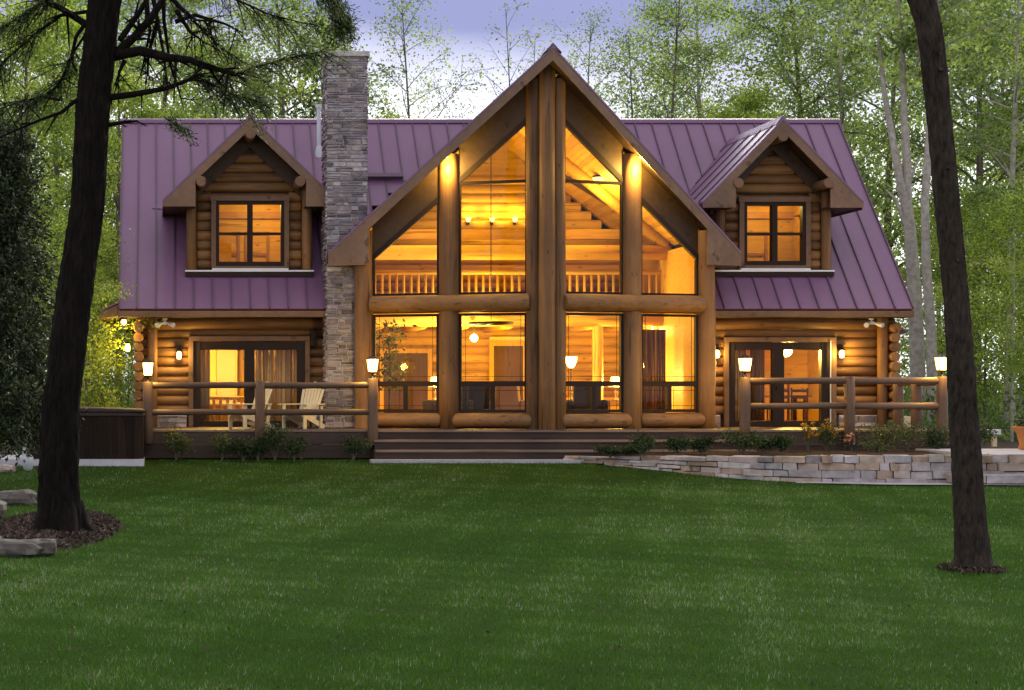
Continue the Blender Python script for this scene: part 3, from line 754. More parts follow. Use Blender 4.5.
    s_ = MB(); s_.box(cx-hw-0.04, cx+hw+0.04, DY-0.17, DY-0.02, zb+0.06, zb+0.10, 0.9); s_.box(wx0-0.1, wx1+0.1, DY-0.15, DY-0.03, zb+0.102, zb+0.145); s_.build('sill', M['flash'], fo)
    ap = MB(); ap.box(cx-hw-0.03, cx+hw+0.03, DY-0.155, DY-0.01, zb-0.05, zb+0.055); ap.build('sill_apron', M['frame'], fo)
    # room behind
    rm_ = MB(); X0, X1, Y0, Y1, Z0, Z1 = cx-1.28, cx+1.28, DY+0.24, 2.45, zb+0.06, min(6.55, az-1.45)
    rm_.box(X0-0.05, X0, Y0, Y1, Z0, Z1); rm_.box(X1, X1+0.05, Y0, Y1, Z0, Z1); rm_.box(X0, X1, Y1, Y1+0.05, Z0, Z1); rm_.box(X0, X1, Y0, Y1, Z1, Z1+0.05); rm_.box(X0, X1, Y0, Y1, Z0-0.05, Z0)
    rm_.box(X0, cx-0.35, Y1-0.3, Y1-0.01, Z0, 5.6, 0.2)
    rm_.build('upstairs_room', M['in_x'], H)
    pn = MB()
    for a_, b2_ in ((-0.75, -0.12), (0.0, 0.62)):
        pn.box(cx+a_, cx+a_+0.07, Y1-0.06, Y1-0.02, Z0, 5.55); pn.box(cx+b2_-0.07, cx+b2_, Y1-0.06, Y1-0.02, Z0, 5.55); pn.box(cx+a_, cx+b2_, Y1-0.06, Y1-0.02, 5.55, 5.62); pn.box(cx+a_+0.07, cx+b2_-0.07, Y1-0.05, Y1-0.02, 5.0, 5.07)
    pn.box(X0, X1, Y1-0.12, Y1-0.02, 5.95, 6.12, 0.9); pn.build('closet_trim', M['floor_in'], H)
    lamp('dormer_light', (cx+0.3, 1.2, Z1-0.35), 17, parent=H)
dormer(D1, 1.53, 1.42, 3.08, 4.58, 6.17)
dormer(D2, 1.42, 14.32, 15.82, 4.60, 6.14)

# --- chimney
cm = MB(); cs = MB(); x0, x1, y0, y1, zt = 4.06, 4.98, -0.86, 0.35, 9.52
cm.box(x0, x1, y0, y1, FL, zt); co = cm.build('chimney', M['mortar'], H)
stone_face(cs, (x0-0.03, y0, FL), (1,0,0), (0,-1,0), x1-x0+0.06, zt-FL, 0.06, 0.055, 0.15, 0.10, 0.40, 0.016)
stone_face(cs, (x0, y1, FL), (0,-1,0), (-1,0,0), y1-y0+0.03, zt-FL, 0.06, 0.055, 0.15, 0.10, 0.40, 0.016)
stone_face(cs, (x1, y0-0.03, FL), (0,1,0), (1,0,0), y1-y0+0.03, zt-FL, 0.05, 0.07, 0.17, 0.14, 0.5)
cs.build('chimney_stone', M['chimney'], co)
cc = MB(); cc.box(x0-0.09, x1+0.08, y0-0.09, y1+0.06, zt+0.002, zt+0.13); cc.build('chimney_cap', M['cap_stone'], co, 0.015)
vp = MB(); vp.tube([(4.21, 3.3, 7.3), (4.21, 3.3, 7.75), (4.21, 3.3, 8.95)], 0.055, 12); vp.tube([(4.21, 3.3, 7.55), (4.21, 3.3, 7.85), (4.21, 3.3, 7.95)], [0.13, 0.09, 0.055], 12); vp.tube([(4.21, 3.3, 8.93), (4.21, 3.3, 9.02)], 0.085, 12)
vp.build('vent_pipe', M['white_metal'], H)
bx = MB(); bx.box(3.72, 3.86, -0.12, -0.02, 2.62, 3.02); bx.build('meter_box', M['frame'], H, 0.01)

# --- great room behind the glass
irl = MB(); ir = MB(); Xl, Xr, YB = 5.06, 12.82, 5.6
ir.box(Xl-0.2, Xl, -1.0, YB, FL, 5.05, 0.3); ir.box(Xr, Xr+0.2, -1.0, YB, FL, 5.05, 0.3)
n = 28
for i in range(n):       # rear wall of half logs
    z = FL + 0.12 + 0.235*i; hw = min(3.88, (ridge_z(4.1)-0.45-z)/0.9 if z > 4.4 else 9)
    if z > 4.4: hw = min(3.88, (ridge_z(4.1)-0.22-z)/0.86)
    yy = YB if z < 3.4 else 4.15
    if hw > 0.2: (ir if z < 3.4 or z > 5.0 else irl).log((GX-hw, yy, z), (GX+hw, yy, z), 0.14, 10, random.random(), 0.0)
ir.prism([(GX-3.8, 4.22, 5.0), (GX+3.8, 4.22, 5.0), (GX, 4.22, 8.35)], (0, 0.06, 0), 0.4)
ir.build('rear_room_wall', M['in_x'], H); irl.build('loft_wall', M['floor_in'], H)  # loft wall in darker logs: shade behind the railing put into colour
ic = MB()
for s in (-1, 1):
    for k in range(40):
        a, b_ = 4.06*k/40, 4.06*(k+1)/40
        P = []
        for h in (-0.32, -0.27):
            for dx, y in ((a, PY0+0.33*a+0.08), (b_-0.006, PY0+0.33*b_+0.08), (b_-0.006, 4.3), (a, 4.3)):
                P.append(Vector((GX+s*dx, y, gable_z(dx, y)+h)))
        if s < 0: P = [P[1], P[0], P[3], P[2], P[5], P[4], P[7], P[6]]
        ic.hexa(P, random.random())
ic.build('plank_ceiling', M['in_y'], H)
fl_ = MB(); fl_.prism([(Xl-0.2, -1.1, FL-0.02), (GX, PY0+0.1, FL-0.02), (Xr+0.2, -1.1, FL-0.02), (Xr+0.2, YB, FL-0.02), (Xl-0.2, YB, FL-0.02)], (0, 0, -0.1)); fl_.build('room_floor', M['floor_in'], H)
lf = MB(); lf.box(Xl, Xr, 2.0, 5.7, 3.35, 3.50, 0.4)
for x in np.arange(Xl+0.6, Xr, 1.1): lf.log((x, 2.05, 3.22), (x, 5.5, 3.22), 0.12, 10, random.random())
lf.build('loft_floor', M['in_y'], H)
lb = MB(); lb.log((Xl-0.1, 1.95, 3.36), (Xr+0.1, 1.95, 3.36), 0.2, 14, 0.6, 0.0); lb.build('loft_beam', M['in_x'], H)
tb = MB(); tb.log((Xl-0.1, 1.6, 5.02), (Xr+0.1, 1.6, 5.02), 0.19, 14, 0.9, 0.0); tb.build('tie_beam', M['in_x'], H)
tb = MB(); tb.box(GX-3.2, GX+3.2, 1.75, 2.0, 5.38, 5.62, 0.05); tb.build('collar_beam', M['in_x'], H)
for s in (-1, 1):
    b = MB(); dx0, dx1 = 3.9, 0.2
    b.tube([(GX+s*dx0, 1.6, gable_z(dx0, 1.6)-0.45), (GX+s*dx1, 1.6, gable_z(dx1, 1.6)-0.45)], 0.15, 12, 0.5); b.build('rafter_log', M['in_y'], H)
lr = MB(); lr.log((Xl, 2.05, 4.55), (Xr, 2.05, 4.55), 0.065, 10, 0.7, 0); lr.log((Xl, 2.05, 3.72), (Xr, 2.05, 3.72), 0.055, 10, 0.5, 0)
lro = lr.build('loft_railing', M['in_x'], H)
nb = 42
for k in range(nb):
    x = Xl+0.1+(Xr-Xl-0.2)*k/(nb-1); b = MB(); b.log((x, 2.05, 3.72), (x, 2.05, 4.55), 0.036, 8, random.random(), 0); b.build('baluster', M['in_z'], lro)
# yellow plaster wall, doors, trims
pw_ = MB(); pw_.box(9.05, 11.05, 5.38, 5.44, FL, 3.0); pw_.box(Xr-0.06, Xr-0.01, 2.3, 5.3, FL, 3.2); pw_.build('plaster_wall', M['drywall'], H)
pd = MB(); pd.box(5.08, 5.13, 0.6, 4.5, FL, 3.1); pd.build('plaster_wall', M['drywall'], H)
for x0_, x1_, z1_ in ((6.15, 7.35, 2.55), (9.15, 9.95, 2.75)):
    dd = MB(); dd.box(x0_, x1_, 5.28, 5.36, FL, z1_); do = dd.build('inner_door', M['dark_wood'], H)
    dt = MB(); dt.box(x0_-0.12, x0_, 5.26, 5.37, FL, z1_+0.12); dt.box(x1_, x1_+0.12, 5.26, 5.37, FL, z1_+0.12); dt.box(x0_, x1_, 5.26, 5.37, z1_, z1_+0.12); dt.build('door_casing', M['in_z'], do)
ip = MB(); ip.log((11.2, 2.0, FL), (11.2, 2.0, 3.3), 0.14, 12, 0.6, 0); ip.build('inner_post', M['in_z'], H)
# wing rooms
def room(x0, x1, y0, y1, z0, z1, wallm, nm):
    r = MB(); r.box(x0-0.06, x0, y0, y1, z0, z1); r.box(x1, x1+0.06, y0, y1, z0, z1); r.box(x0, x1, y1, y1+0.06, z0, z1); r.build(nm, wallm, H)
    c = MB(); c.box(x0, x1, y0, y1, z1+0.002, z1+0.05); c.build('room_ceiling', M['in_y'], H)
    f = MB(); f.box(x0, x1, y0, y1, z0-0.06, z0-0.002); f.build('room_floor', M['floor_in'], H)
room(-0.3, 4.75, 0.25, 4.6, FL, 3.2, M['in_z'], 'bedroom_wall')
room(13.15, 17.6, 0.25, 5.0, FL, 3.2, M['in_x'], 'dining_wall')
pl = MB(); pl.box(-0.25, 2.1, 3.9, 3.95, FL, 3.15); pl.build('plaster_wall', M['drywall'], H)
pl = MB(); pl.box(1.55, 2.05, 3.80, 3.89, FL, 2.75); pl.build('inner_door', M['white_paint'], H)

# ------------------------------------------------------------------ deck, steps and railing
DK = empty('deck', (9, -1.6, 0), 'long brown wooden deck with log railings and three wide steps', 'deck')
DF = -3.3
d = MB()
nb = 22; bw = (3.3-0.03)/nb
def board_spans(y):
    if y < -1.2 and y > PY0-0.3:
        h = max(0.0, GHW*(1-(-1.2-y)/1.34)) if y > PY0 else 0
        return [(-0.3, GX-h-0.3), (GX+h+0.3, 17.95)] if h > 0 else [(-0.3, 17.95)]
    return [(-0.3, GX-4.3), (GX+4.3, 17.95)] if y >= -1.2 else [(-0.3, 17.95)]
for k in range(nb):
    y0 = DF + bw*k; 
    for a, b_ in board_spans(y0+bw*0.5): d.box(a, b_, y0, y0+bw-0.006, FL-0.04, FL, random.random())
d.build('decking', M['deck'], DK)
for x0, x1 in ((-0.3, 4.80), (13.36, 17.95)):
    for z0, z1 in ((0.335, 0.605), (0.02, 0.325)):
        r = MB(); r.box(x0, x1, DF-0.035, DF, z0, z1, random.random()); r.build('rim_board', M['deck'], DK)
    r = MB(); r.box(x0-0.02, x1+0.02, DF-0.06, DF-0.002, 0.612, FL+0.003, 0.9); r.build('edge_board', M['lit_tread'], DK)
for x0, y1 in ((-0.34, 0), (17.952, 0.8)):
    r = MB(); r.box(x0, x0+0.038, DF, y1, 0.02, FL-0.045); r.build('side_skirt', M['deck'], DK)
for k in range(3):
    z1 = FL - 0.217*k; yf = DF - 0.30*k
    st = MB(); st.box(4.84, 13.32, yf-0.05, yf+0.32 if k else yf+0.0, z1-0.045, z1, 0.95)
    so_ = st.build('step', M['lit_tread'], DK)
    ri = MB(); ri.box(4.86, 13.30, yf-0.012, yf+0.018, max(z1-0.217, 0.0)+0.001, z1-0.047, 0.2); ri.build('riser', M['deck'], so_)
for x0 in (4.82, 13.30):
    stt = MB(); stt.box(x0, x0+0.04, DF-0.62, DF, 0.0, 0.2); stt.build('step_side', M['deck'], DK)
RP = DF - 0.15
posts_l = [(pX(148, 41.55), 1.74), (pX(260, 41.55), 1.76), (pX(372.5, 41.55), 1.82)]
posts_r = [(pX(745, 41.55), 1.84), (pX(849.5, 41.55), 1.86), (pX(942, 41.55), 1.86)]
for x, zt in posts_l + posts_r:
    p = MB(); p.log((x, RP, 0.34), (x, RP, zt), 0.118, 16, random.random(), 0.025, 3); p.build('railing_post', M['rail_z'], DK)
def rails(P, zz):
    for a, b_ in zip(P[:-1], P[1:]):
        for z, r in zz:
            q = MB(); q.log((a[0]+0.08, RP, z), (b_[0]-0.08, RP, z+0.01), r, 14, random.random(), 0.01, 3); q.build('railing_rail', M['rail'], DK)
rails(posts_l, ((1.655, 0.072), (1.05, 0.072)))
rails(posts_r, ((1.755, 0.075), (1.19, 0.075)))
sx = posts_r[-1][0]
for y in (-2.05, -1.0):
    p = MB(); p.log((sx, y, FL), (sx, y, 1.76), 0.125, 14, 0.9, 0.02, 3); p.build('railing_post', M['rail_z'], DK)
for z in (1.72, 1.17):
    q = MB(); q.log((sx, RP+0.1, z), (sx, -0.2, z), 0.07, 12, 0.5, 0.01, 3); q.build('railing_rail', M['log_y'], DK)
sxl = posts_l[0][0]
for z in (1.60, 1.02):
    q = MB(); q.log((sxl, RP+0.1, z), (sxl, -0.3, z), 0.07, 12, 0.5, 0.01, 3); q.build('railing_rail', M['log_y'], DK)

# ------------------------------------------------------------------ outside lamps
def lantern(x, z, label, pw=24):
    t = empty('post_lantern', (x, RP, z), label, 'lantern', 'lit lanterns on the railing posts')
    b = MB(); b.disc_lathe([(0.055, 0.0), (0.055, 0.02), (0.022, 0.04), (0.022, 0.10), (0.085, 0.12), (0.09, 0.145)], (x, RP, z), 16); b.build('base', M['black_metal'], t)
    g = MB(); g.hexa([Vector((x+sx_*h, RP+sy_*h, z+zz)) for zz, h in ((0.147, 0.085), (0.425, 0.118)) for sx_, sy_ in ((-1,-1),(1,-1),(1,1),(-1,1))]); g.build('glass_panel', M['lantern_glass'], t)
    r = MB()
    r.hexa([Vector((x+sx_*h, RP+sy_*h, z+zz)) for zz, h in ((0.427, 0.145), (0.505, 0.03)) for sx_, sy_ in ((-1,-1),(1,-1),(1,1),(-1,1))]); r.disc_lathe([(0.014, 0.50), (0.02, 0.53), (0.006, 0.56)], (x, RP, z), 10); r.build('roof', M['black_metal'], t)
    for sx_, sy_ in ((-1,-1),(1,-1),(1,1),(-1,1)):
        c = MB(); c.tube([(x+sx_*0.088, RP+sy_*0.088, z+0.145), (x+sx_*0.121, RP+sy_*0.121, z+0.428)], 0.006, 6); c.build('corner_bar', M['black_metal'], t)
    lamp('lantern_light', (x, RP-0.16, z+0.28), pw*0.35, parent=t); lamp('lantern_light', (x, RP+0.22, z+0.30), pw*0.65, parent=t)
lantern(posts_l[0][0], posts_l[0][1], 'lit lantern on the railing post beside the hot tub')
lantern(posts_l[2][0], posts_l[2][1], 'lit lantern on the railing post in front of the stone chimney')
lantern(posts_r[0][0], posts_r[0][1], 'lit lantern on the railing post in front of the dining room doors')
lantern(posts_r[2][0], posts_r[2][1], 'lit lantern on the end railing post beside the grey tree trunk')
def wall_lamp(x, y, z, label, pw=14, side=False):
    t = empty('wall_lamp', (x, y, z), label, 'lamp', 'lit jar lamps on the log walls')
    dx, dy = (-1, 0) if side else (0, -1)
    b = MB(); b.rbox((x+dx*0.015, y+dy*0.015, z+0.14), (0.10, 0.03, 0.16) if not side else (0.03, 0.10, 0.16)); b.tube([(x+dx*0.03, y+dy*0.03, z+0.16), (x+dx*0.10, y+dy*0.10, z+0.20), (x+dx*0.13, y+dy*0.13, z+0.12)], 0.012, 8); b.build('bracket', M['black_metal'], t)
    g = MB(); g.disc_lathe([(0.03, -0.12), (0.055, -0.10), (0.065, -0.03), (0.055, 0.04), (0.03, 0.07)], (x+dx*0.13, y+dy*0.13, z), 14); g.build('glass_jar', M['bulb'], t)
    c = MB(); c.disc_lathe([(0.07, 0.07), (0.06, 0.10), (0.02, 0.13)], (x+dx*0.13, y+dy*0.13, z), 14); c.build('cap', M['black_metal'], t)
    lamp('jar_light', (x+dx*0.22, y+dy*0.22, z-0.02), pw, radius=0.05, parent=t)
wall_lamp(pX(179), -0.03, 2.42, 'lit jar lamp on the logs beside the bedroom doors')
wall_lamp(pX(716.5, 44.9), -0.03, 2.45, 'lit jar lamp between the glass gable and the dining room doors')
wall_lamp(pX(841, 44.9), -0.03, 2.45, 'lit jar lamp on the logs between dining room doors and corner post')
wall_lamp(-0.62, 0.6, 2.62, 'lit jar lamp on the house side wall above the hot tub', 10, True)
# recessed bulb under the pent roof
t = empty('eave_lamp', (pX(124, 44.6), -0.45, 3.26), 'small lit lamp under the pent roof at the house corner', 'lamp')
g = MB(); g.disc_lathe([(0.03, -0.13), (0.065, -0.10), (0.065, -0.04), (0.04, 0.0)], tuple(t.location), 14); g.build('bulb', M['bulb'], t)
g = MB(); g.disc_lathe([(0.085, -0.005), (0.085, 0.035)], tuple(t.location), 14); g.build('mount', M['black_metal'], t)
lamp('eave_light', t.location + Vector((0, -0.05, -0.25)), 8, radius=0.05, parent=t)
def flood(x, label):
    t = empty('flood_light', (x, -0.1, 3.28), label, 'flood light', 'unlit twin flood lights under the eaves')
    z = 3.18
    m_ = MB(); m_.tube([(x, -0.36, 3.285), (x, -0.36, 3.25)], 0.06, 14); m_.tube([(x, -0.36, 3.25), (x, -0.40, z)], 0.018, 8); m_.rbox((x, -0.40, z-0.01), (0.09, 0.06, 0.07)); m_.build('mount', M['white_metal'], t)
    for s in (-1, 1):
        h = MB(); h.tube([(x+s*0.05, -0.42, z-0.01), (x+s*0.11, -0.44, z-0.03), (x+s*0.16, -0.50, z-0.05), (x+s*0.20, -0.56, z-0.07)], [0.025, 0.04, 0.055, 0.06], 12); h.build('lamp_head', M['white_metal'], t)
flood(pX(165, 44.6), 'unlit white twin flood light under the eave by the bedroom doors')
flood(pX(872, 44.6), 'unlit white twin flood light under the eave by the corner of the dining room')
for s, lb_ in ((-1, 'small lit spot lamp above the gable post on the chimney side'), (1, 'small lit spot lamp above the gable post on the dining room side')):
    u = UI; b_ = G(s, u, 0, 0.40); zz = gable_z(GHW*u, b_.y) - 0.27
    t = empty('spot_lamp', (b_.x, b_.y, zz), lb_, 'spot lamp', 'lit spot lamps under the gable roof')
    g = MB(); g.tube([(b_.x, b_.y, zz+0.04), (b_.x, b_.y, zz-0.06)], 0.055, 14); g.build('housing', M['black_metal'], t)
    g = MB(); g.disc_lathe([(0.02, -0.10), (0.045, -0.085), (0.045, -0.062)], (b_.x, b_.y, zz), 12); g.build('bulb', M['bulb'], t)
    lamp('spot_light', (b_.x, b_.y-0.05, zz-0.28), 34, radius=0.04, parent=t)

# ------------------------------------------------------------------ inside: lamps and furniture that show through the glass
def table_lamp(x, y, z, label, grp=None, pw=30):
    t = empty('table_lamp', (x, y, z), label, 'table lamp', grp)
    b = MB(); b.disc_lathe([(0.10, 0.0), (0.10, 0.02), (0.03, 0.05), (0.06, 0.14), (0.07, 0.22), (0.02, 0.30), (0.012, 0.36)], (x, y, z), 16); b.build('base', M['dark_wood'], t)
    g = MB(); g.disc_lathe([(0.19, 0.34), (0.19, 0.345), (0.13, 0.60)], (x, y, z), 18); g.build('lamp_shade', M['shade'], t)
    lamp('lamp_light', (x, y-0.3, z+0.5), pw, radius=0.15, parent=t)
def side_table(x, y, label):
    t = empty('side_table', (x, y, FL), label, 'table')
    b = MB(); b.rbox((x, y, FL+0.62), (0.55, 0.5, 0.04)); b.build('table_top', M['dark_wood'], t)
    for sx_ in (-1, 1):
        for sy_ in (-1, 1):
            l = MB(); l.tube([(x+sx_*0.22, y+sy_*0.2, FL), (x+sx_*0.22, y+sy_*0.2, FL+0.60)], 0.025, 8); l.build('leg', M['dark_wood'], t)
side_table(pX(436, 47.5), 2.5, 'dark side table under the shaded lamp near the brown inner door')
table_lamp(pX(436, 47.5), 2.5, FL+0.64, 'lit table lamp with pale shade near the brown inner door', pw=95)
side_table(pX(616, 47.5), 2.5, 'dark side table under the shaded lamp against the yellow wall')
table_lamp(pX(616, 47.5), 2.5, FL+0.64, 'lit table lamp with pale shade against the yellow wall', pw=80)
def pendant(x, y, zt, zl, r, label, pw, mt):
    t = empty('pendant_lamp', (x, y, zl), label, 'pendant lamp')
    b = MB(); b.tube([(x, y, zt), (x, y, zl+r*0.9)], 0.012, 8); b.tube([(x, y, zt), (x, y, zt-0.03)], 0.07, 12); b.build('rod', M['black_metal'], t)
    g = MB(); g.disc_lathe([(r*math.sin(a), -r*math.cos(a)) for a in np.linspace(0.15, math.pi-0.15, 9)], (x, y, zl), 16); g.build('globe', mt, t)
    lamp('globe_light', (x, y-r-0.15, zl-0.05), pw, radius=0.12, parent=t)
pendant(pX(474, 46.6), 1.6, 3.2, pZ(338, 46.6), 0.10, 'lit globe lamp hanging under the loft beside the centre post', 115, M['hot_bulb'])
pendant(pX(661, 47), 2.6, 3.3, pZ(328, 47), 0.08, 'lit bulb hanging under the loft before the curtain', 60, M['hot_bulb'])
pendant(pX(786, 46.6), 1.6, 3.2, pZ(351, 46.6), 0.15, 'very bright lit globe hanging over the dining table', 170, M['hot_bulb'])
pendant(pX(229, 47), 2.2, 3.2, 3.0, 0.12, 'lit globe lamp on the bedroom ceiling', 110, M['shade'])
# wheel chandelier
t = empty('wheel_chandelier', (pX(491, 45), 0.0, 3.1), 'dark round wheel chandelier hanging in the great room', 'chandelier')
c = MB(); x, y, z = t.location
ring = [(x+0.52*math.cos(a), y+0.52*math.sin(a), z+0.08) for a in np.linspace(0, 2*math.pi, 25)]
c.tube(ring, 0.035, 8); c.tube([(x-0.5, y, z+0.08), (x+0.5, y, z+0.08)], 0.025, 8); c.tube([(x, y-0.5, z+0.08), (x, y+0.5, z+0.08)], 0.025, 8); c.build('wheel', M['dark_wood'], t)
c = MB(); c.tube([(x, y, z+0.08), (x, y, gable_z(x-GX, y)-0.3)], 0.012, 6); c.build('chain', M['black_metal'], t)
# torch lamp beside the centre post
t = empty('floor_lamp', (pX(571, 45.5), 0.5, FL), 'tall lit floor lamp beside the centre post in the great room', 'floor lamp')
x, y = t.location.x, 0.5
b = MB(); b.disc_lathe([(0.16, 0), (0.16, 0.03), (0.02, 0.06), (0.016, 1.45)], (x, y, FL), 14); b.build('stand', M['black_metal'], t)
b = MB(); b.disc_lathe([(0.06, 1.45), (0.10, 1.52), (0.14, 1.62), (0.15, 1.72)], (x, y, FL), 14); b.build('lamp_shade', M['hot_bulb'], t)
lamp('floor_lamp_light', (x, y-0.1, FL+2.1), 60, radius=0.15, parent=t)
# sconces upstairs
for k, x in enumerate((pX(470, 48.6), pX(494, 48.6), pX(517, 48.6))):
    z = 6.0
    t = empty('wall_sconce', (x, 3.98, z), ('lit sconce upstairs on the chimney side of three', 'lit sconce upstairs, middle one of three', 'lit sconce upstairs beside the centre post')[k], 'sconce', 'lit sconces on the upstairs wall')
    b = MB(); b.rbox((x, 3.98, z), (0.08, 0.05, 0.14)); b.build('bracket', M['black_metal'], t)
    g = MB(); g.disc_lathe([(0.05, 0.0), (0.08, 0.12)], (x, 3.86, z), 12); g.build('glass_cup', M['shade'], t)
    lamp('sconce_light', (x, 3.75, z+0.25), 5, radius=0.05, parent=t)
# high lamps that light the loft and ceiling
def ceiling_lamp(x, y, label, pw):
    z = gable_z(x-GX, y)-0.34
    t = empty('ceiling_lamp', (x, y, z), label, 'ceiling lamp')
    g = MB(); g.disc_lathe([(0.10, -0.12), (0.15, -0.06), (0.16, 0.0)], (x, y, z), 16); g.build('glass_bowl', M['shade'], t)
    r = MB(); r.disc_lathe([(0.17, 0.002), (0.17, 0.05)], (x, y, z), 16); r.build('mount', M['black_metal'], t)
    lamp('ceiling_light', (x, y, z-0.45), pw, radius=0.2, parent=t)
ceiling_lamp(6.9, 1.0, 'lit bowl lamp on the sloping ceiling on the chimney side', 30)
ceiling_lamp(11.0, 1.0, 'lit bowl lamp on the sloping ceiling on the dining room side', 26)
ceiling_lamp(8.2, 0.6, 'lit bowl lamp high under the gable ridge', 38)
def armchair(x, y, rz, mt, label):
    t = empty('armchair', (x, y, FL), label, 'armchair', 'armchairs in the great room')
    m = Matrix.Translation((x, y, FL)) @ Matrix.Rotation(rz, 4, 'Z')
    def bx_(nm, c, s_, rx=0):
        b = MB(); mm = m @ Matrix.Translation(c) @ Matrix.Rotation(rx, 4, 'X'); h = [q/2 for q in s_]
        b.hexa([mm @ Vector((sx_*h[0], sy_*h[1], sz_*h[2])) for sz_ in (-1, 1) for sx_, sy_ in ((-1,-1),(1,-1),(1,1),(-1,1))]); b.build(nm, mt, t, 0.05)
    bx_('seat', (0, -0.05, 0.30), (0.62, 0.7, 0.34)); bx_('backrest', (0, 0.36, 0.62), (0.66, 0.2, 0.95), -0.2); bx_('armrest', (-0.42, 0, 0.36), (0.18, 0.8, 0.60)); bx_('armrest', (0.42, 0, 0.36), (0.18, 0.8, 0.60))
armchair(pX(447, 45.6), 0.5, R(200), M['cloth_dark'], 'dark armchair near the inner post of the great room')
armchair(pX(514, 45.4), 0.3, R(140), M['cloth_tan'], 'tan armchair close to the centre post')
armchair(pX(588, 45.4), 0.6, R(170), M['cloth_dark'], 'dark armchair in front of the yellow wall')
armchair(pX(475, 45.6), 0.9, R(185), M['cloth_dark'], 'dark armchair between the brown door and the tan armchair')
# tall plant by the chimney side window
def leafy(name_, C, size, mat, parent, aspect=0.5, var=None, up=0.0):
    v = rng.uniform(0, 1, len(C)) if var is None else var
    return np_mesh(name_, cards(C, size, aspect, up), 4, v, mat, parent, ORG[parent] if parent is not None else None)
t = empty('potted_tree', (pX(389, 44.8), -0.2, FL), 'tall potted plant behind the glass next to the chimney', 'plant')
x, y = t.location.x, t.location.y
b = MB(); b.disc_lathe([(0.16, 0), (0.20, 0.3), (0.22, 0.32)], (x, y, FL), 14); b.build('pot', M['terracotta'], t)
b = MB(); b.tube([(x, y, FL+0.3), (x+0.03, y, FL+1.2), (x-0.02, y, FL+2.3)], [0.03, 0.025, 0.01], 8); b.build('stem', M['bark_mid'], t)
C = np.stack([rng.normal(x, 0.2, 420), rng.normal(y, 0.2, 420), rng.uniform(FL+0.9, FL+2.6, 420)], 1)
leafy('foliage', C, rng.uniform(0.08, 0.16, 420), M['shrub_olive'], t)
def curtain(x0, x1, y, z0, z1, mt, label, along='x'):
    c = MB(); n = 26; pts = []
    for k in range(n+1):
        q = x0+(x1-x0)*k/n; w = 0.05*math.sin(k*1.7)+0.02*math.sin(k*0.6)
        pts.append((q, y+w) if along == 'x' else (y+w, q))
    for (a, b_), (c_, d_) in zip(pts[:-1], pts[1:]):
        c.face([(a, b_, z0), (c_, d_, z0), (c_, d_, z1), (a, b_, z1)], random.random(), True)
    o = c.build('curtain', mt); sl = o.modifiers.new('thickness', 'SOLIDIFY'); sl.thickness = 0.012
    tag(o, label, 'curtain')
curtain(2.35, 3.45, 0.45, FL+0.03, 2.75, M['curtain'], 'golden curtain drawn across the bedroom door pane beside the chimney')
curtain(1.02, 1.28, 0.45, FL+0.03, 2.75, M['curtain'], 'narrow golden curtain at the outer edge of the bedroom doors')
curtain(11.75, 12.55, 0.6, FL+0.03, 3.05, M['curtain_brown'], 'brown curtain hanging in the great room on the dining room side')
curtain(14.05, 14.5, 0.45, FL+0.03, 2.85, M['curtain'], 'golden curtain bunched beside the dining room doors')
curtain(14.62, 14.95, 0.5, FL+0.03, 2.85, M['curtain_brown'], 'brown curtain at the middle of the dining room doors')
# bed in the bedroom
t = empty('bed', (1.75, 2.4, FL), 'wooden bed with dark cover inside the bedroom doors', 'bed')
b = MB(); b.rbox((1.75, 2.4, FL+0.22), (1.5, 2.0, 0.2)); b.build('bed_frame', M['in_x'], t)
b = MB(); b.rbox((1.75, 2.4, FL+0.45), (1.46, 1.96, 0.25)); b.build('mattress', M['cloth_tan'], t, 0.06)
hb_ = MB()
for k in range(9): hb_.log((1.05+k*0.175, 1.38, FL+0.1), (1.05+k*0.175, 1.38, FL+0.68), 0.04, 8, random.random(), 0.005)
hb_.log((0.98, 1.38, FL+0.7), (2.52, 1.38, FL+0.7), 0.05, 10); hb_.build('footboard', M['in_z'], t)
# dining table and chairs
t = empty('dining_table', (15.5, 1.9, FL), 'dark dining table under the bright globe lamp', 'table')
b = MB(); b.rbox((15.5, 1.9, FL+0.74), (1.9, 0.95, 0.06)); b.build('table_top', M['dark_wood'], t)
for sx_ in (-1, 1):
    for sy_ in (-1, 1):
        l = MB(); l.log((15.5+sx_*0.82, 1.9+sy_*0.38, FL), (15.5+sx_*0.82, 1.9+sy_*0.38, FL+0.71), 0.05, 10); l.build('leg', M['dark_wood'], t)
t = empty('dining_chair', (0, 0, 0), 'dark dining chair on the near side of the table, by the curtains', 'chair', 'dark chairs around the dining table')
for sx_ in (-1, 1):
    for sy_, zz in ((-1, 0.95), (1, 0.43)):
        l = MB(); l.tube([(sx_*0.19, sy_*0.19, 0), (sx_*0.19, sy_*0.19, zz)], 0.022, 8); l.build('leg', M['dark_wood'], t)
b = MB(); b.rbox((0, 0, 0.45), (0.44, 0.44, 0.045)); b.build('seat', M['dark_wood'], t)
b = MB()
for z in (0.58, 0.72, 0.88): b.rbox((0, -0.19, z), (0.36, 0.025, 0.07))
b.build('backrest', M['dark_wood'], t)
for k, (x, y, rz, lb_) in enumerate(((14.9, 1.15, 0, None), (15.5, 1.12, 0.1, 'dark dining chair on the near side of the table, middle'), (16.0, 1.15, -0.1, 'dark dining chair on the near side of the table, by the door handle edge'), (15.2, 2.65, 3.1, 'dark dining chair behind the dining table, under the globe lamp'))):
    o = t if k == 0 else copy_tree(t)
    o.location = (x, y, FL); o.rotation_euler.z = rz
    if lb_: o['label'] = lb_
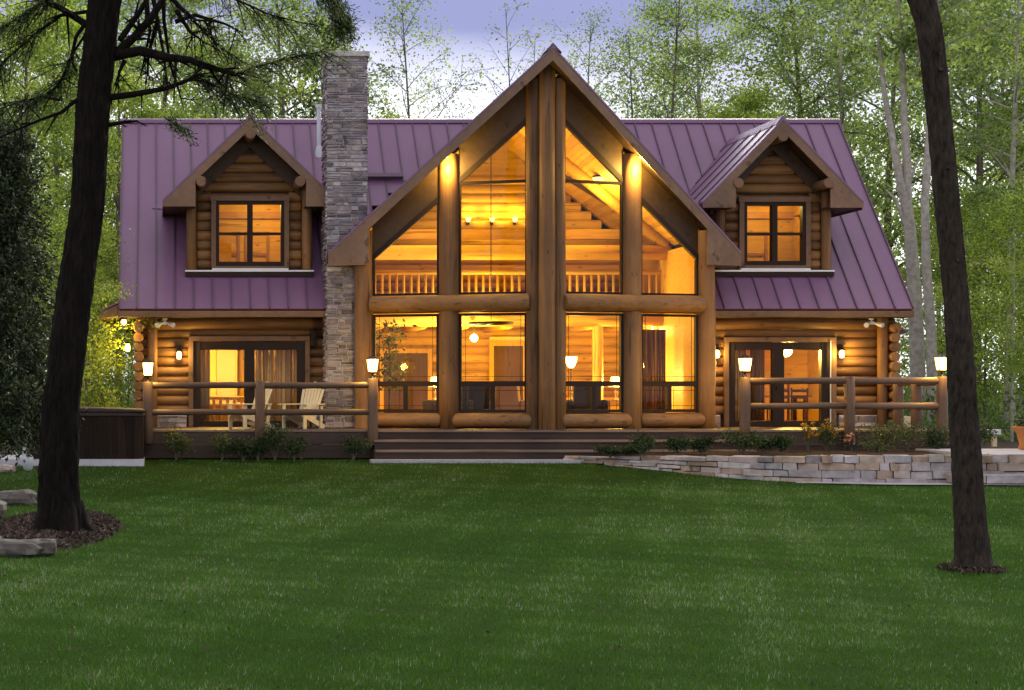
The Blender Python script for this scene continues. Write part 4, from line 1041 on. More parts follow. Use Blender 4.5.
pf = MB(); pf.box(15.85, 16.15, 4.93, 4.97, 2.0, 2.35); t = empty('wall_picture', (16.0, 4.95, 2.0), 'small dark framed picture on the dining room wall', 'picture')
pf.build('frame', M['dark_wood'], t); p2 = MB(); p2.box(15.9, 16.1, 4.915, 4.928, 2.05, 2.30); p2.build('print', M['paper'], t)
t = empty('sideboard', (16.1, 4.6, FL), 'brown sideboard along the dining room rear wall', 'cabinet')
b = MB(); b.box(15.4, 16.9, 4.35, 4.9, FL, FL+1.15); b.build('body', M['dark_wood'], t, 0.01)
for k in range(3):
    b = MB(); b.box(15.44+k*0.48, 15.86+k*0.48, 4.325, 4.348, FL+0.1, FL+1.08); b.build('door', M['floor_in'], t)

# ------------------------------------------------------------------ two slatted garden chairs on the deck
t0 = empty('garden_chair', (0, 0, 0), 'pale slatted garden chair half hidden behind the middle railing post', 'chair', 'pale slatted garden chairs on the deck')
def slat(nm, p0, p1, w, th, par, wide=None):     # board from p0 to p1 (centre line), width along local x
    b = MB(); p0, p1 = Vector(p0), Vector(p1); dv = (p1-p0).normalized(); wx = Vector(wide or (1,0,0)); nn = dv.cross(wx).normalized()*th/2; hw = wx*w/2
    P = [p0-hw-nn, p0+hw-nn, p0+hw+nn, p0-hw+nn, p1-hw-nn, p1+hw-nn, p1+hw+nn, p1-hw+nn]
    b.hexa(P); return b.build(nm, M['white_paint'], par, 0.004)
for sx_ in (-1, 1):
    slat('leg', (sx_*0.30, -0.42, 0), (sx_*0.30, -0.42, 0.55), 0.035, 0.10, t0)
    slat('leg', (sx_*0.26, -0.45, 0.34), (sx_*0.26, 0.42, 0.02), 0.035, 0.12, t0)
    slat('armrest', (sx_*0.33, -0.52, 0.57), (sx_*0.31, 0.30, 0.57), 0.13, 0.025, t0)
    slat('back_support', (sx_*0.30, 0.22, 0.0), (sx_*0.30, 0.26, 0.56), 0.035, 0.08, t0)
for k in range(6):
    f = k/5; slat('seat_slat', (-0.27, -0.46+0.095*k, 0.37-0.037*k), (0.27, -0.46+0.095*k, 0.37-0.037*k), 0.085, 0.02, t0, (0, 0.93, -0.36))
for k in range(7):
    x = (k-3)*0.082; h = 1.05-0.022*(k-3)**2
    slat('back_slat', (x*0.85, 0.06, 0.17), (x*1.12, 0.06+0.36*h/1.05, 0.17+h*0.88), 0.074, 0.02, t0)
slat('back_rail', (-0.30, 0.27, 0.53), (0.30, 0.27, 0.53), 0.06, 0.025, t0, (0, 0.3, 0.95))
t0.location = (pX(253, 43), -1.75, FL+0.002); t0.rotation_euler.z = R(-58)
t1 = copy_tree(t0); t1.location = (pX(305, 43.2), -1.75, FL+0.002); t1.rotation_euler.z = R(-40)
t1['label'] = 'pale slatted garden chair in full view next to the stone chimney'

# ------------------------------------------------------------------ hot tub and things around it
HTX, HTY = pX(88, 41.0), -3.5
t = empty('hot_tub', (HTX, HTY, 0.0), 'hot tub with dark slatted cabinet and brown cover beside the deck', 'hot tub')
def rr(cx, cy, h, r, z, n=6):
    P = []
    for q, (sx_, sy_) in enumerate(((1,1),(-1,1),(-1,-1),(1,-1))):
        for k in range(n+1):
            a = math.pi/2*(q + k/n); P.append(Vector((cx+sx_*(h-r)+r*math.cos(a), cy+sy_*(h-r)+r*math.sin(a), z)))
    return P
TH = 1.22
b = MB()
ring0, ring1 = rr(HTX, HTY, TH, 0.25, 0.05, 8), rr(HTX, HTY, TH, 0.25, 0.98, 8)
# cabinet: narrow vertical boards following the rounded outline
outl = []
for a_, b_ in zip(ring0, ring0[1:]+ring0[:1]):
    L = (b_-a_).length; n = max(1, int(L/0.10))
    for k in range(n): outl.append((a_.lerp(b_, k/n), a_.lerp(b_, (k+0.96)/n)))
for a_, b_ in outl:
    nn = Vector(((b_-a_).y, -(b_-a_).x, 0)).normalized()*0.025
    b.hexa([a_-nn*2, b_-nn*2, b_+nn, a_+nn] + [q+Vector((0,0,0.93)) for q in (a_-nn*2, b_-nn*2, b_+nn, a_+nn)], random.random())
b.build('cabinet', M['tubwood'], t)
b = MB(); b.prism(rr(HTX, HTY, TH+0.04, 0.27, 0.985), (0, 0, 0.07)); b.build('rim', M['tubcover'], t, 0.015)
for s in (-1, 1):
    b = MB(); x0, x1 = sorted((HTX+s*0.01, HTX+s*(TH+0.05)))
    b.hexa([(x0, HTY-TH-0.05, 1.058), (x1, HTY-TH-0.05, 1.058), (x1, HTY+TH+0.05, 1.058), (x0, HTY+TH+0.05, 1.058), (x0, HTY-TH-0.05, 1.17 if s > 0 else 1.13), (x1, HTY-TH-0.05, 1.13 if s > 0 else 1.17), (x1, HTY+TH+0.05, 1.13 if s > 0 else 1.17), (x0, HTY+TH+0.05, 1.17 if s > 0 else 1.13)]); b.build('cover', M['tubcover'], t, 0.03)
for k in range(9):      # dead leaves lying on the cover
    pass
pv = MB(); pv.box(-5.5, -0.30, -4.80, -2.2, -0.3, 0.048); o = pv.build('patio_slab', M['mortar']); o['kind'] = 'structure'
# small pale ornament
gx, gy_, gz = pX(26.5, 39.2), -5.75, -0.16
t = empty('garden_ornament', (gx, gy_, gz), 'small silvery garden ornament with a curved neck beside the hot tub', 'ornament')
b = MB(); b.disc_lathe([(0.05, 0), (0.10, 0.05), (0.12, 0.2), (0.11, 0.3), (0.06, 0.34)], (gx+0.03, gy_, gz), 16); b.build('body', M['white_metal'], t)
b = MB(); b.tube([(gx-0.03, gy_, gz+0.3), (gx-0.06, gy_, gz+0.5), (gx+0.0, gy_, gz+0.66), (gx+0.06, gy_, gz+0.74), (gx+0.10, gy_, gz+0.70), (gx+0.08, gy_, gz+0.65)], [0.05, 0.04, 0.03, 0.03, 0.025, 0.012], 10); b.build('neck', M['white_metal'], t)
b = MB(); b.tube([(gx-0.1, gy_-0.05, gz+0.22), (gx-0.2, gy_-0.06, gz+0.36), (gx-0.26, gy_-0.06, gz+0.42)], [0.05, 0.03, 0.01], 8); b.build('tail', M['white_metal'], t)
def bark_tube(pts, rads, n, m_, amp, sc, seed):
    from mathutils import noise as mn
    mb = MB(); P = [Vector(p) for p in pts]; L = [0.0]
    for a_, b_ in zip(P[:-1], P[1:]): L.append(L[-1]+(b_-a_).length)
    zz = np.linspace(0, L[-1], m_+1); px_ = [np.interp(zz, L, [p[i] for p in P]) for i in range(3)]; rr_ = np.interp(zz, L, rads)
    k_ = np.ones(5)/5
    for i in range(3):
        pad = np.pad(px_[i], 2, mode='reflect', reflect_type='odd'); px_[i] = np.convolve(pad, k_, 'valid')
    for k in range(m_+1):
        for j in range(n):
            a_ = 2*math.pi*j/n; q = Vector((math.cos(a_)*sc*rads[0], math.sin(a_)*sc*rads[0], zz[k]*sc*0.16))
            f = 1-abs(mn.noise(q+Vector((seed, 0, 0))))*2.2; f2 = mn.noise(q*2.7+Vector((0, seed, 0))); f3 = mn.noise(Vector((math.cos(a_), math.sin(a_), zz[k]*0.7+seed)))
            r = rr_[k]*(1+0.06*f3) + amp*(f*0.75+f2*0.55)
            mb.v.append((px_[0][k]+r*math.cos(a_), px_[1][k]+r*math.sin(a_), px_[2][k]))
    for k in range(m_):
        for j in range(n):
            j2 = (j+1) % n; mb.f.append((k*n+j, k*n+j2, (k+1)*n+j2, (k+1)*n+j)); mb.a.append(0.5); mb.s.append(True)
    return mb
def rock(name, c, s, label, cat, grp=None, mat='fieldstone', rz=0.0):
    b = MB(); n, mrows = 14, 8; c = Vector(c); seed = random.uniform(0, 100)
    from mathutils import noise as mn
    rows = []
    for i in range(mrows+1):
        th = math.pi*i/mrows; row = []
        for j in range(n):
            ph = 2*math.pi*j/n; v = Vector((math.sin(th)*math.cos(ph), math.sin(th)*math.sin(ph), math.cos(th)))
            v = Vector([math.copysign(abs(q)**0.55, q) for q in v])
            k = 1 + 0.22*mn.noise(v*1.3+Vector((seed,0,0))) + 0.10*mn.noise(v*3.5+Vector((0,seed,0)))
            p = Matrix.Rotation(rz, 3, 'Z') @ Vector((v.x*s[0]*k, v.y*s[1]*k, v.z*s[2]*k)); row.append(c+p)
        rows.append(row)
    for i in range(mrows):
        for j in range(n):
            j2 = (j+1) % n; b.face([rows[i][j], rows[i+1][j], rows[i+1][j2], rows[i][j2]], 0.3+0.4*random.random(), False)
    return tag(b.build(name, M[mat]), label, cat, grp)
rock('garden_rock', (gx-0.45, gy_+0.1, gz+0.02), (0.22, 0.16, 0.10), 'pale rock lying on the hot tub side of the cedar, beside the ornament', 'rock', None, 'wallstone')
rock('garden_rock', (gx-0.95, gy_+0.2, gz+0.02), (0.2, 0.15, 0.09), 'pale rock under the cedar, away from the ornament', 'rock', None, 'wallstone')

# ------------------------------------------------------------------ terrace: stone wall, bed, path
WALL = [(9.0, -4.05, 0.09), (9.9, -4.6, 0.11), (10.6, -5.3, 0.14), (11.35, -6.1, 0.17), (12.2, -6.95, 0.20), (13.4, -7.65, 0.24), (14.8, -7.95, 0.26), (16.3, -8.05, 0.27), (18.5, -8.0, 0.27), (22.0, -7.7, 0.27), (27, -7.0, 0.27)]
def along(P, s):
    for a, b_ in zip(P[:-1], P[1:]):
        L = math.hypot(b_[0]-a[0], b_[1]-a[1])
        if s <= L: t_ = s/L; return Vector((a[0]+(b_[0]-a[0])*t_, a[1]+(b_[1]-a[1])*t_, a[2]+(b_[2]-a[2])*t_)), Vector(((b_[0]-a[0])/L, (b_[1]-a[1])/L, 0))
        s -= L
    return Vector(b_), Vector(((b_[0]-a[0])/L, (b_[1]-a[1])/L, 0))
TOT = sum(math.hypot(b_[0]-a[0], b_[1]-a[1]) for a, b_ in zip(WALL[:-1], WALL[1:]))
w = MB(); courses = 4
for c in range(courses):
    s = random.uniform(-0.3, 0)
    while s < TOT:
        l = random.uniform(0.30, 0.85) if random.random() < 0.7 else random.uniform(0.15, 0.34); s0, s1 = max(s, 0.0), min(s+l, TOT)
        if s1-s0 > 0.08:
            p0, d0 = along(WALL, s0+0.006); p1, d1 = along(WALL, s1-0.006)
            gz0 = float(lawn_z(p0.x, p0.y)) - 0.06
            hgt = p0.z - gz0; h = hgt/courses
            z0 = gz0 + h*c + random.uniform(-.01, .01)*(c > 0); z1 = gz0 + h*(c+1) - 0.009 + (random.uniform(-0.008, 0.012) if c == courses-1 else random.uniform(-.004, .008))
            if h > 0.035:
                dep = random.uniform(0.0, 0.05) - 0.015*c; nn = Vector((d0.y, -d0.x, 0)); n1 = Vector((d1.y, -d1.x, 0))
                if nn.y > 0: nn, n1 = -nn, -n1
                j = lambda k=0.012: random.uniform(-k, k)
                P = [p0+nn*(dep+j(0.03)), p1+n1*(dep+j(0.03)), p1-n1*0.32, p0-nn*0.32]
                B = [Vector((q.x+j(0.004), q.y, z0+j(0.005))) for q in P]; T = [Vector((q.x+j(0.012), q.y+0.012+j(0.012), z1+j(0.016))) for q in P]
                w.hexa(B+T, random.random())
        s += l
w = w.build('stone_retaining_wall', M['wallstone'], None, 0.012); tag(w, 'low curved dry stone retaining wall of pale blocks below the deck', 'stone wall')
# raised bed behind the wall
bed = MB()
N = 60
for k in range(N):
    pa, da = along(WALL, TOT*k/N); pb, db = along(WALL, TOT*(k+1)/N)
    na, nb_ = Vector((-da.y, da.x, 0)), Vector((-db.y, db.x, 0))
    a = pa+na*0.2; b_ = pb+nb_*0.2; a.z -= 0.05; b_.z -= 0.05
    def back(q): return Vector((q.x, max(DF+0.02, q.y+0.02) if q.x < 18 else 3.0, 0.20 if q.x > 12 else 0.05+0.15*max(0, q.x-9)/3))
    for m in range(6):
        def row(q, t_): r_ = q.lerp(back(q), t_); r_.z += 0.03*math.sin(q.x*3.1+t_*9)*(0 < t_ < 1); return r_
        bed.face([row(a, m/6), row(b_, m/6), row(b_, (m+1)/6), row(a, (m+1)/6)], random.random(), True)
o = bed.build('soil', M['mulch']); o['kind'] = 'structure'
tp = MB(); tp.prism([(16.7, -7.72, 0.262), (18.5, -7.68, 0.262), (22.0, -7.38, 0.262), (27.0, -6.68, 0.262), (27.0, -4.3, 0.262), (16.7, -4.3, 0.262)], (0, 0, -0.25))
o = tp.build('terrace_path', M['gravel']); o['kind'] = 'structure'
stp = MB(); stp.box(4.7, 9.4, -4.28, -3.93, -0.2, 0.012); o = stp.build('paving', M['gravel']); o['kind'] = 'structure'
pth = MB()
for k in range(30):
    x0, x1 = 12.9+k*0.5, 13.4+k*0.5
    f = lambda x: -7.72 - 0.34*min(1, max(0, (x-13.4)/1.4))
    y0a, y0b = f(x0), f(x1)
    def gz(x, y): return float(lawn_z(x, y)) + 0.03
    pth.face([(x0, y0a-0.55*min(1, (x0-12.8)/1.5), gz(x0, y0a-0.5)), (x1, y0b-0.55*min(1, (x1-12.8)/1.5), gz(x1, y0b-0.5)), (x1, y0b+0.1, gz(x1, y0b)), (x0, y0a+0.1, gz(x0, y0a))], 0.5)
o = pth.build('path', M['gravel']); o['kind'] = 'structure'
ld = MB()
x = 15.75
while x < 24:
    l = random.uniform(0.6, 1.3); zz = float(lawn_z(x, -8.3)); ld.rbox((x+l/2, -8.28+random.uniform(-.02, .02), zz+0.13), (l-0.015, 0.36, 0.17), random.uniform(-.02, .02), 0, random.random(), 0.02); x += l
o = ld.build('stone_ledge', M['wallstone'], None, 0.012); tag(o, 'long low ledge of flat grey slabs along the foot of the stone wall', 'stone ledge')

# ------------------------------------------------------------------ shrubs and flowers
def shrub(px, D, h, w, label, mat='shrub', n=1500, size=0.055, z=None, flower=None):
    h *= 1.12; p = at(px, 455, D); x, y = p.x, p.y
    z0 = (0.19 if x > 12 else 0.06+0.14*max(0, x-9)/3) if x > 9.3 and z is None else (0.0 if z is None else z)
    t = empty('shrub', (x, y, z0), label, 'shrub', 'shrubs along the foot of the deck')
    b = MB(); tips = []
    for k in range(9):
        a = random.uniform(0, 6.28); q = random.uniform(0.3, 1.0); e_ = Vector((x+math.cos(a)*w*0.45*q, y+math.sin(a)*w*0.35*q, z0+h*random.uniform(0.45, 0.92)))
        m_ = Vector((x, y, z0)).lerp(e_, 0.5) + Vector((0, 0, h*0.12)); b.tube([(x, y, z0-0.03), m_, e_], [0.012, 0.008, 0.004], 5); tips.append(e_); tips.append(m_.lerp(e_, 0.4))
    b.build('stem', M['bark_mid'], t)
    T = np.array([tuple(q) for q in tips]); idx = rng.integers(0, len(T), n)
    C = T[idx] + rng.normal(0, 1, (n, 3))*np.array([w*0.16, w*0.14, h*0.13]); C[:, 2] = np.maximum(C[:, 2], z0+0.02)
    var = np.clip(rng.uniform(0.1, 0.7, len(T))[idx] + rng.normal(0, 0.15, n), 0, 1)
    leafy('foliage', C, rng.uniform(0.6, 1.3, n)*size, M[mat], t, 0.5, var)
    if flower:
        fm, cnt, fs = flower
        Cf = T[rng.integers(0, len(T), cnt)] + rng.normal(0, 1, (cnt, 3))*np.array([w*0.2, w*0.15, h*0.06]) + np.array([0, -0.05, h*0.14])
        for q_ in Cf:
            pet = q_ + rng.normal(0, fs*0.28, (8, 3)); leafy('flower', pet, np.full(8, fs), M[fm], t, 0.7)
DS = 41.2
for a in ((176, 41.1, 0.62, 0.55, 'loose olive shrub right beside the hot tub, before the deck', 'shrub_olive'),
          (222, 41.1, 0.50, 0.5, 'loose olive shrub between the hot tub side post and the middle post', 'shrub_olive'),
          (243, 41.0, 0.42, 0.55, 'low dark shrub just on the hot tub side of the middle post'),
          (258, 40.9, 0.40, 0.40, 'very dark small shrub at the foot of the middle post'),
          (275, 41.0, 0.72, 0.62, 'tall grey green shrub before the garden chairs'),
          (294, 40.9, 0.46, 0.55, 'rounded dark shrub in front of the pale chair by the chimney'),
          (353, 41.0, 0.44, 0.62, 'dark shrub at the deck end of the steps under the chimney'),
          (610, 40.2, 0.20, 0.55, 'flat little shrub on the low end of the stone wall'),
          (645, 39.9, 0.42, 0.55, 'dark upright shrub in front of the steps, beside the two flat ones'),
          (630, 40.3, 0.20, 0.45, 'small flat shrub between the lowest shrub and the dark upright one'),
          (678, 39.9, 0.34, 0.55, 'mid green shrub on the wall before the gable corner post'),
          (702, 40.0, 0.32, 0.42, 'dark small shrub on the wall under the jar lamp'),
          (741, 39.6, 0.40, 0.85, 'wide bright green shrub below the dining room lantern'),
          (764, 40.4, 0.30, 0.45, 'dark low shrub just past the lantern post'),
          (782, 40.4, 0.32, 0.45, 'dark low shrub below the dining room doors'),
          (826, 40.6, 0.62, 0.6, 'shrub with yellow flowers on top, before the dining room doors', 'shrub', 900, 0.055, None, ('petal_yellow', 20, 0.065)),
          (808, 40.7, 0.58, 0.25, 'thin yellow flower plant standing on its own', 'shrub_olive', 300, 0.05, None, ('petal_yellow', 12, 0.07)),
          (852, 40.4, 0.35, 0.3, 'small plant with pink flowers at the foot of a railing post', 'shrub', 300, 0.05, None, ('petal_pink', 14, 0.07)),
          (886, 40.3, 0.50, 0.95, 'wide loose olive shrub below the log house corner', 'shrub_olive', 1500),
          (906, 40.4, 0.62, 0.7, 'taller olive shrub near the end lantern', 'shrub_olive', 1100),
          (875, 39.7, 0.22, 0.6, 'low pale flowering plant on the wall edge', 'shrub_olive', 500),
          (938, 40.5, 0.50, 0.6, 'dark green shrub at the end post behind the grey trunk'),
          (976, 41.5, 0.55, 0.9, 'dark brown green shrub beside the white post light')):
    shrub(*a)
# white post light and orange pot at the terrace end
p = at(994, 441, 43.5); t = empty('post_light', (p.x, p.y, 0.22), 'small white capped post light at the edge of the woods', 'post light')
b = MB(); b.rbox((p.x, p.y, 0.35), (0.10, 0.10, 0.26)); b.build('post', M['white_paint'], t); b = MB(); b.rbox((p.x, p.y, 0.555), (0.24, 0.24, 0.14)); b.build('cap', M['white_metal'], t, 0.02)
p = at(1026, 440, 40); t = empty('flower_pot', (p.x, p.y, 0.27), 'tall orange pot standing on the terrace past the grey trunk', 'pot')
b = MB(); b.disc_lathe([(0.14, 0.0), (0.16, 0.04), (0.13, 0.10), (0.19, 0.34), (0.27, 0.46), (0.29, 0.50), (0.25, 0.50)], (p.x, p.y, 0.27), 20); b.build('pot', M['terracotta'], t)
C = np.array([p.x, p.y, 0.85]) + rng.normal(0, 1, (200, 3))*np.array([0.12, 0.12, 0.08]); leafy('foliage', C, np.full(200, 0.09), M['shrub'], t)
bx2 = MB(); x = pX(895, 45); bx2.box(x-0.1, x+0.1, -0.7, -0.45, FL+0.002, FL+0.27); tag(bx2.build('utility_box', M['white_paint'], None, 0.015), 'small white box standing on the deck by the house corner', 'box')

# ------------------------------------------------------------------ trees
def bez(p0, p1, p2, n):
    p0, p1, p2 = Vector(p0), Vector(p1), Vector(p2); return [p0*(1-t)**2 + p1*2*t*(1-t) + p2*t*t for t in np.linspace(0, 1, n)]
def grow(seed, Ht, r0, c0, spread, nbr, nleaf, lsize, trunk_path=None, up=0.55, sig=0.36, fork=True, sprout=0, lean=(0, 0)):
    """a tree at the origin: returns (trunk builder, leaf centres, size, var)"""
    random.seed(seed); g = np.random.default_rng(seed)
    tr = MB(); pts = []; n = 12
    for k in range(n+1):
        t = k/n
        pts.append(Vector((lean[0]*t*t*Ht + 0.02*Ht*math.sin(t*4+seed)*t, lean[1]*t*t*Ht + 0.02*Ht*math.cos(t*3.3+seed*2)*t, Ht*t)))
    if trunk_path: pts = [Vector(p) for p in trunk_path]; n = len(pts)-1
    rad = [r0*(1-0.88*(k/n)**0.9)*(1.25 if k == 0 else 1) for k in range(n+1)]
    tr.tube(pts, rad, 9, 0.5, True, 0.04)
    tw = []          # twig polyline points where leaves sit
    for b_ in range(nbr):
        f = c0 + (0.98-c0)*((b_+random.random())/nbr); i = min(int(f*n), n-1); p = pts[i].lerp(pts[i+1], f*n-i)
        prof = math.sin(math.pi*min(1, max(0.04, ((f-c0)/(1-c0))*0.86+0.12)))**0.8
        L = spread*prof*random.uniform(0.65, 1.15); az = b_*2.4 + random.uniform(-0.5, 0.5)
        d = Vector((math.cos(az), math.sin(az), 0)); e_ = p + d*L + Vector((0, 0, L*up*random.uniform(0.5, 1.4)))
        m_ = p.lerp(e_, 0.5) + Vector((random.uniform(-.1,.1)*L, random.uniform(-.1,.1)*L, L*0.10))
        path = bez(p, m_, e_, 6); rb = max(0.012, r0*0.36*(1-f*0.7))
        tr.tube(path, [rb*(1-0.85*k/5) for k in range(6)], 6, 0.5, False)
        for q in range(6):
            fq = random.uniform(0.3, 1.0); ii = min(int(fq*5), 4); pp = path[ii].lerp(path[ii+1], fq*5-ii)
            l2 = L*random.uniform(0.22, 0.5); dv = (d*random.uniform(-0.1, 1) + Vector((random.gauss(0, .8), random.gauss(0, .8), random.gauss(0.25, .4)))).normalized()
            e2 = pp + dv*l2; tr.tube([pp, pp.lerp(e2, 0.55)+Vector((0, 0, l2*0.06)), e2], [rb*0.4, rb*0.25, 0.006], 4, 0.5, False)
            for h in np.linspace(0.25, 1.05, 5): tw.append(tuple(pp + (e2-pp)*h))
    T = np.array(tw); cl = g.uniform(0, 1, len(T)//5+1)
    idx = g.integers(0, len(T), nleaf); keep = g.uniform(0, 1, len(T)//5+1) > 0.2
    idx = idx[keep[idx//5]]
    C = T[idx] + g.normal(0, 1, (len(idx), 3))*np.array([sig, sig, sig*0.55])
    var = np.clip(0.02 + 0.78*cl[idx//5]**1.2 + g.normal(0, 0.12, len(idx)), 0, 1)
    return tr, C, lsize*g.uniform(0.6, 1.35, len(idx)), var
PROTO = {}
def make_proto(key, name, trunk_mat, leaf_mat, **kw):
    tr, C, sz, var = grow(**kw)
    t = empty(name, (0, 0, 0), 'tree', 'tree'); tr.build('trunk', M[trunk_mat], t); leafy('crown', C, sz, M[leaf_mat], t, 0.6, var, 0.3)
    PROTO[key] = [t, False]
make_proto('a', 'leafy_tree', 'bark_mid', 'leaf', seed=3, Ht=17, r0=0.24, c0=0.28, spread=3.6, nbr=34, nleaf=26000, lsize=0.125)
make_proto('b', 'leafy_tree', 'bark_mid', 'leaf_bright', seed=5, Ht=15, r0=0.20, c0=0.22, spread=3.3, nbr=32, nleaf=25000, lsize=0.125)
make_proto('c', 'leafy_tree', 'bark_pale', 'leaf', seed=8, Ht=18, r0=0.20, c0=0.42, spread=3.4, nbr=28, nleaf=19000, lsize=0.125)
make_proto('thin', 'sparse_tree', 'bark_mid', 'leaf', seed=13, Ht=17, r0=0.13, c0=0.35, spread=2.6, nbr=26, nleaf=5500, lsize=0.11, up=0.9)
make_proto('bare', 'bare_tree', 'bark_mid', 'leaf', seed=17, Ht=18, r0=0.10, c0=0.45, spread=2.3, nbr=22, nleaf=500, lsize=0.14, up=1.3)
make_proto('sap', 'sapling', 'bark_mid', 'leaf_bright', seed=21, Ht=7.5, r0=0.06, c0=0.14, spread=1.7, nbr=26, nleaf=12000, lsize=0.10, up=0.35, sig=0.3)
make_proto('sap2', 'sapling', 'bark_pale', 'leaf_bright', seed=24, Ht=9.5, r0=0.06, c0=0.25, spread=1.9, nbr=26, nleaf=11000, lsize=0.10, up=0.4, sig=0.3)
make_proto('ever', 'evergreen_tree', 'bark_dark', 'needle', seed=29, Ht=16, r0=0.2, c0=0.10, spread=2.6, nbr=60, nleaf=16000, lsize=0.17, up=-0.1, sig=0.28)
def place(key, px, D, s, rz, label, group='trees in the woods behind the house'):
    t, used = PROTO[key]
    o = copy_tree(t) if used else t
    PROTO[key][1] = True
    p = at(px, HY, D); o.location = (p.x, p.y, -0.1 if p.y > -3 else float(lawn_z(p.x, p.y))-0.05); o.scale = (s, s, s); o.rotation_euler.z = rz
    o['label'] = label; o['group'] = group; o['category'] = 'tree'
TREES = [
 ('b', 22, 62, 0.95, 0.3, 'bright green tree behind the dark cedar'),
 ('b', 62, 68, 1.1, 1.9, 'bright green tree seen just past the cedar, behind the dark trunk'),
 ('b', 118, 60, 0.80, 4.0, 'bright yellow green tree between the dark trunk and the roof end'),
 ('a', -20, 74, 1.2, 2.2, 'tall green tree at the edge of the picture behind the cedar top'),
 ('a', 95, 80, 1.15, 5.0, 'tall green tree far behind the dark trunk'),
 ('sap', 87, 45.0, 0.80, 0.9, 'young bright tree beside the roof end, by the dark trunk'),
 ('sap', 92, 50, 0.75, 2.6, 'low bright sapling behind the hot tub'),
 ('sap', 70, 56, 0.9, 1.1, 'low bright sapling deeper in the woods behind the dark trunk'),
 ('sap', 128, 56, 0.6, 5.1, 'small sapling behind the house wall by the hot tub'),
 ('a', 165, 66, 0.98, 0.6, 'green tree above the roof between roof end and chimney-side dormer'),
 ('b', 222, 70, 0.98, 3.1, 'bright tree above the roof just over the chimney-side dormer'),
 ('a', 285, 72, 1.06, 4.6, 'green tree above the roof on the outer side of the chimney'),
 ('ever', 318, 82, 1.15, 0.6, 'dark evergreen tree high behind the chimney'),
 ('b', 392, 66, 0.76, 2.0, 'green tree rising over the roof just inside the chimney'),
 ('thin', 408, 74, 1.02, 0.2, 'tall thin tree with scattered leaves above the roof next to the chimney'),
 ('thin', 446, 84, 0.84, 2.5, 'small sparse tree peeping over the roof between chimney and gable'),
 ('bare', 512, 86, 1.08, 1.2, 'nearly bare tree beside the gable peak'),
 ('bare', 535, 96, 1.1, 3.7, 'nearly bare thin tree behind the gable peak'),
 ('thin', 592, 80, 1.03, 4.1, 'sparse tree with leaf tufts just past the gable peak'),
 ('thin', 628, 74, 0.92, 0.9, 'sparse tree halfway between gable peak and far dormer'),
 ('b', 652, 76, 0.72, 5.5, 'short bright tree over the roof between gable and dormer'),
 ('thin', 672, 70, 1.04, 2.9, 'tall sparse tree above the roof short of the far dormer'),
 ('c', 708, 78, 1.08, 0.4, 'tall leafy tree above the roof on the gable side of the far dormer'),
 ('b', 752, 70, 0.86, 1.5, 'bright leafy tree directly behind the far dormer'),
 ('a', 800, 76, 1.12, 3.6, 'tall green tree above the roof past the far dormer'),
 ('c', 848, 72, 1.05, 5.9, 'tall pale barked tree above the roof end'),
 ('a', 975, 70, 1.06, 2.4, 'tall green tree right behind the grey trunk'),
 ('b', 1030, 76, 1.15, 0.1, 'bright tall tree at the edge of the picture past the grey trunk'),
 ('c', 1010, 62, 0.92, 4.4, 'pale barked tree between grey trunk and picture edge'),
 ('a', 890, 84, 1.2, 1.0, 'tall dense tree far behind the forked pale tree'),
 ('sap2', 956, 66, 0.95, 0.8, 'slim bright sapling touching the grey trunk from behind'),
 ('sap', 985, 60, 0.95, 2.2, 'bushy bright sapling over the white post light'),
 ('sap2', 1012, 55, 0.80, 3.9, 'slim pale stemmed sapling above the orange pot'),
 ('sap', 1040, 58, 1.1, 5.2, 'bushy bright sapling at the picture edge above the orange pot'),
 ('sap', 882, 68, 0.80, 1.7, 'bright sapling behind the log house corner'),
 ('sap2', 937, 74, 0.95, 4.7, 'bright sapling deep in the woods behind the end lantern'),
 ('b', 1085, 66, 1.0, 2.0, 'bright tree standing outside the picture edge past the pot'),
]
for a in TREES: place(*a)
# the forked pale trunk beside the roof end, and its straight neighbour
def special(name, px, D, label, paths, mat, leaf, nleaf, spread, c0, Ht, r0, seed):
    p = at(px, HY, D); t = empty(name, (p.x, p.y, -0.1), label, 'tree', 'trees in the woods behind the house')
    tr = MB(); allC = []; allS = []; allV = []
    for k, (pix, r_a, r_b) in enumerate(paths):
        P = [at(q[0], q[1], D) for q in pix]
        if k == 0: P[0].z = -0.1
        tr.tube(P, np.linspace(r_a, r_b, len(P)).tolist(), 10, 0.5, True, 0.04)
    b, C, sz, var = grow(seed, Ht, r0, c0, spread, 30, nleaf, 0.18, up=0.5)
    C = C + np.array([p.x, p.y, 0]); leafy('crown', C, sz, M[leaf], t, 0.6, var, 0.3)
    b.v = [(v[0]+p.x, v[1]+p.y, v[2]) for v in b.v]
    keep = [i for i, f in enumerate(b.f) if len(f) < 9 and min(b.v[q][2] for q in f) > Ht*c0]
    b.f = [b.f[i] for i in keep]; b.a = [b.a[i] for i in keep]; b.s = [b.s[i] for i in keep]
    o_ = len(tr.v); tr.v += b.v; tr.f += [tuple(q+o_ for q in f) for f in b.f]; tr.a += b.a; tr.s += b.s
    tr.build('trunk', M[mat], t)
special('forked_tree', 917, 58, 'pale forked tree beside the roof end', [
    ([(917, 440), (918, 380), (915, 300), (910, 230), (906, 200)], 0.25, 0.17),
    ([(908, 215), (900, 180), (891, 130), (884, 90), (878, 30)], 0.16, 0.05),
    ([(907, 215), (907, 160), (904, 120), (903, 60), (898, 0)], 0.16, 0.05),
    ([(905, 225), (896, 200), (886, 190)], 0.07, 0.03), ([(909, 185), (916, 165), (922, 155)], 0.05, 0.02)], 'bark_pale', 'leaf', 7000, 3.2, 0.62, 18, 0.2, 41)
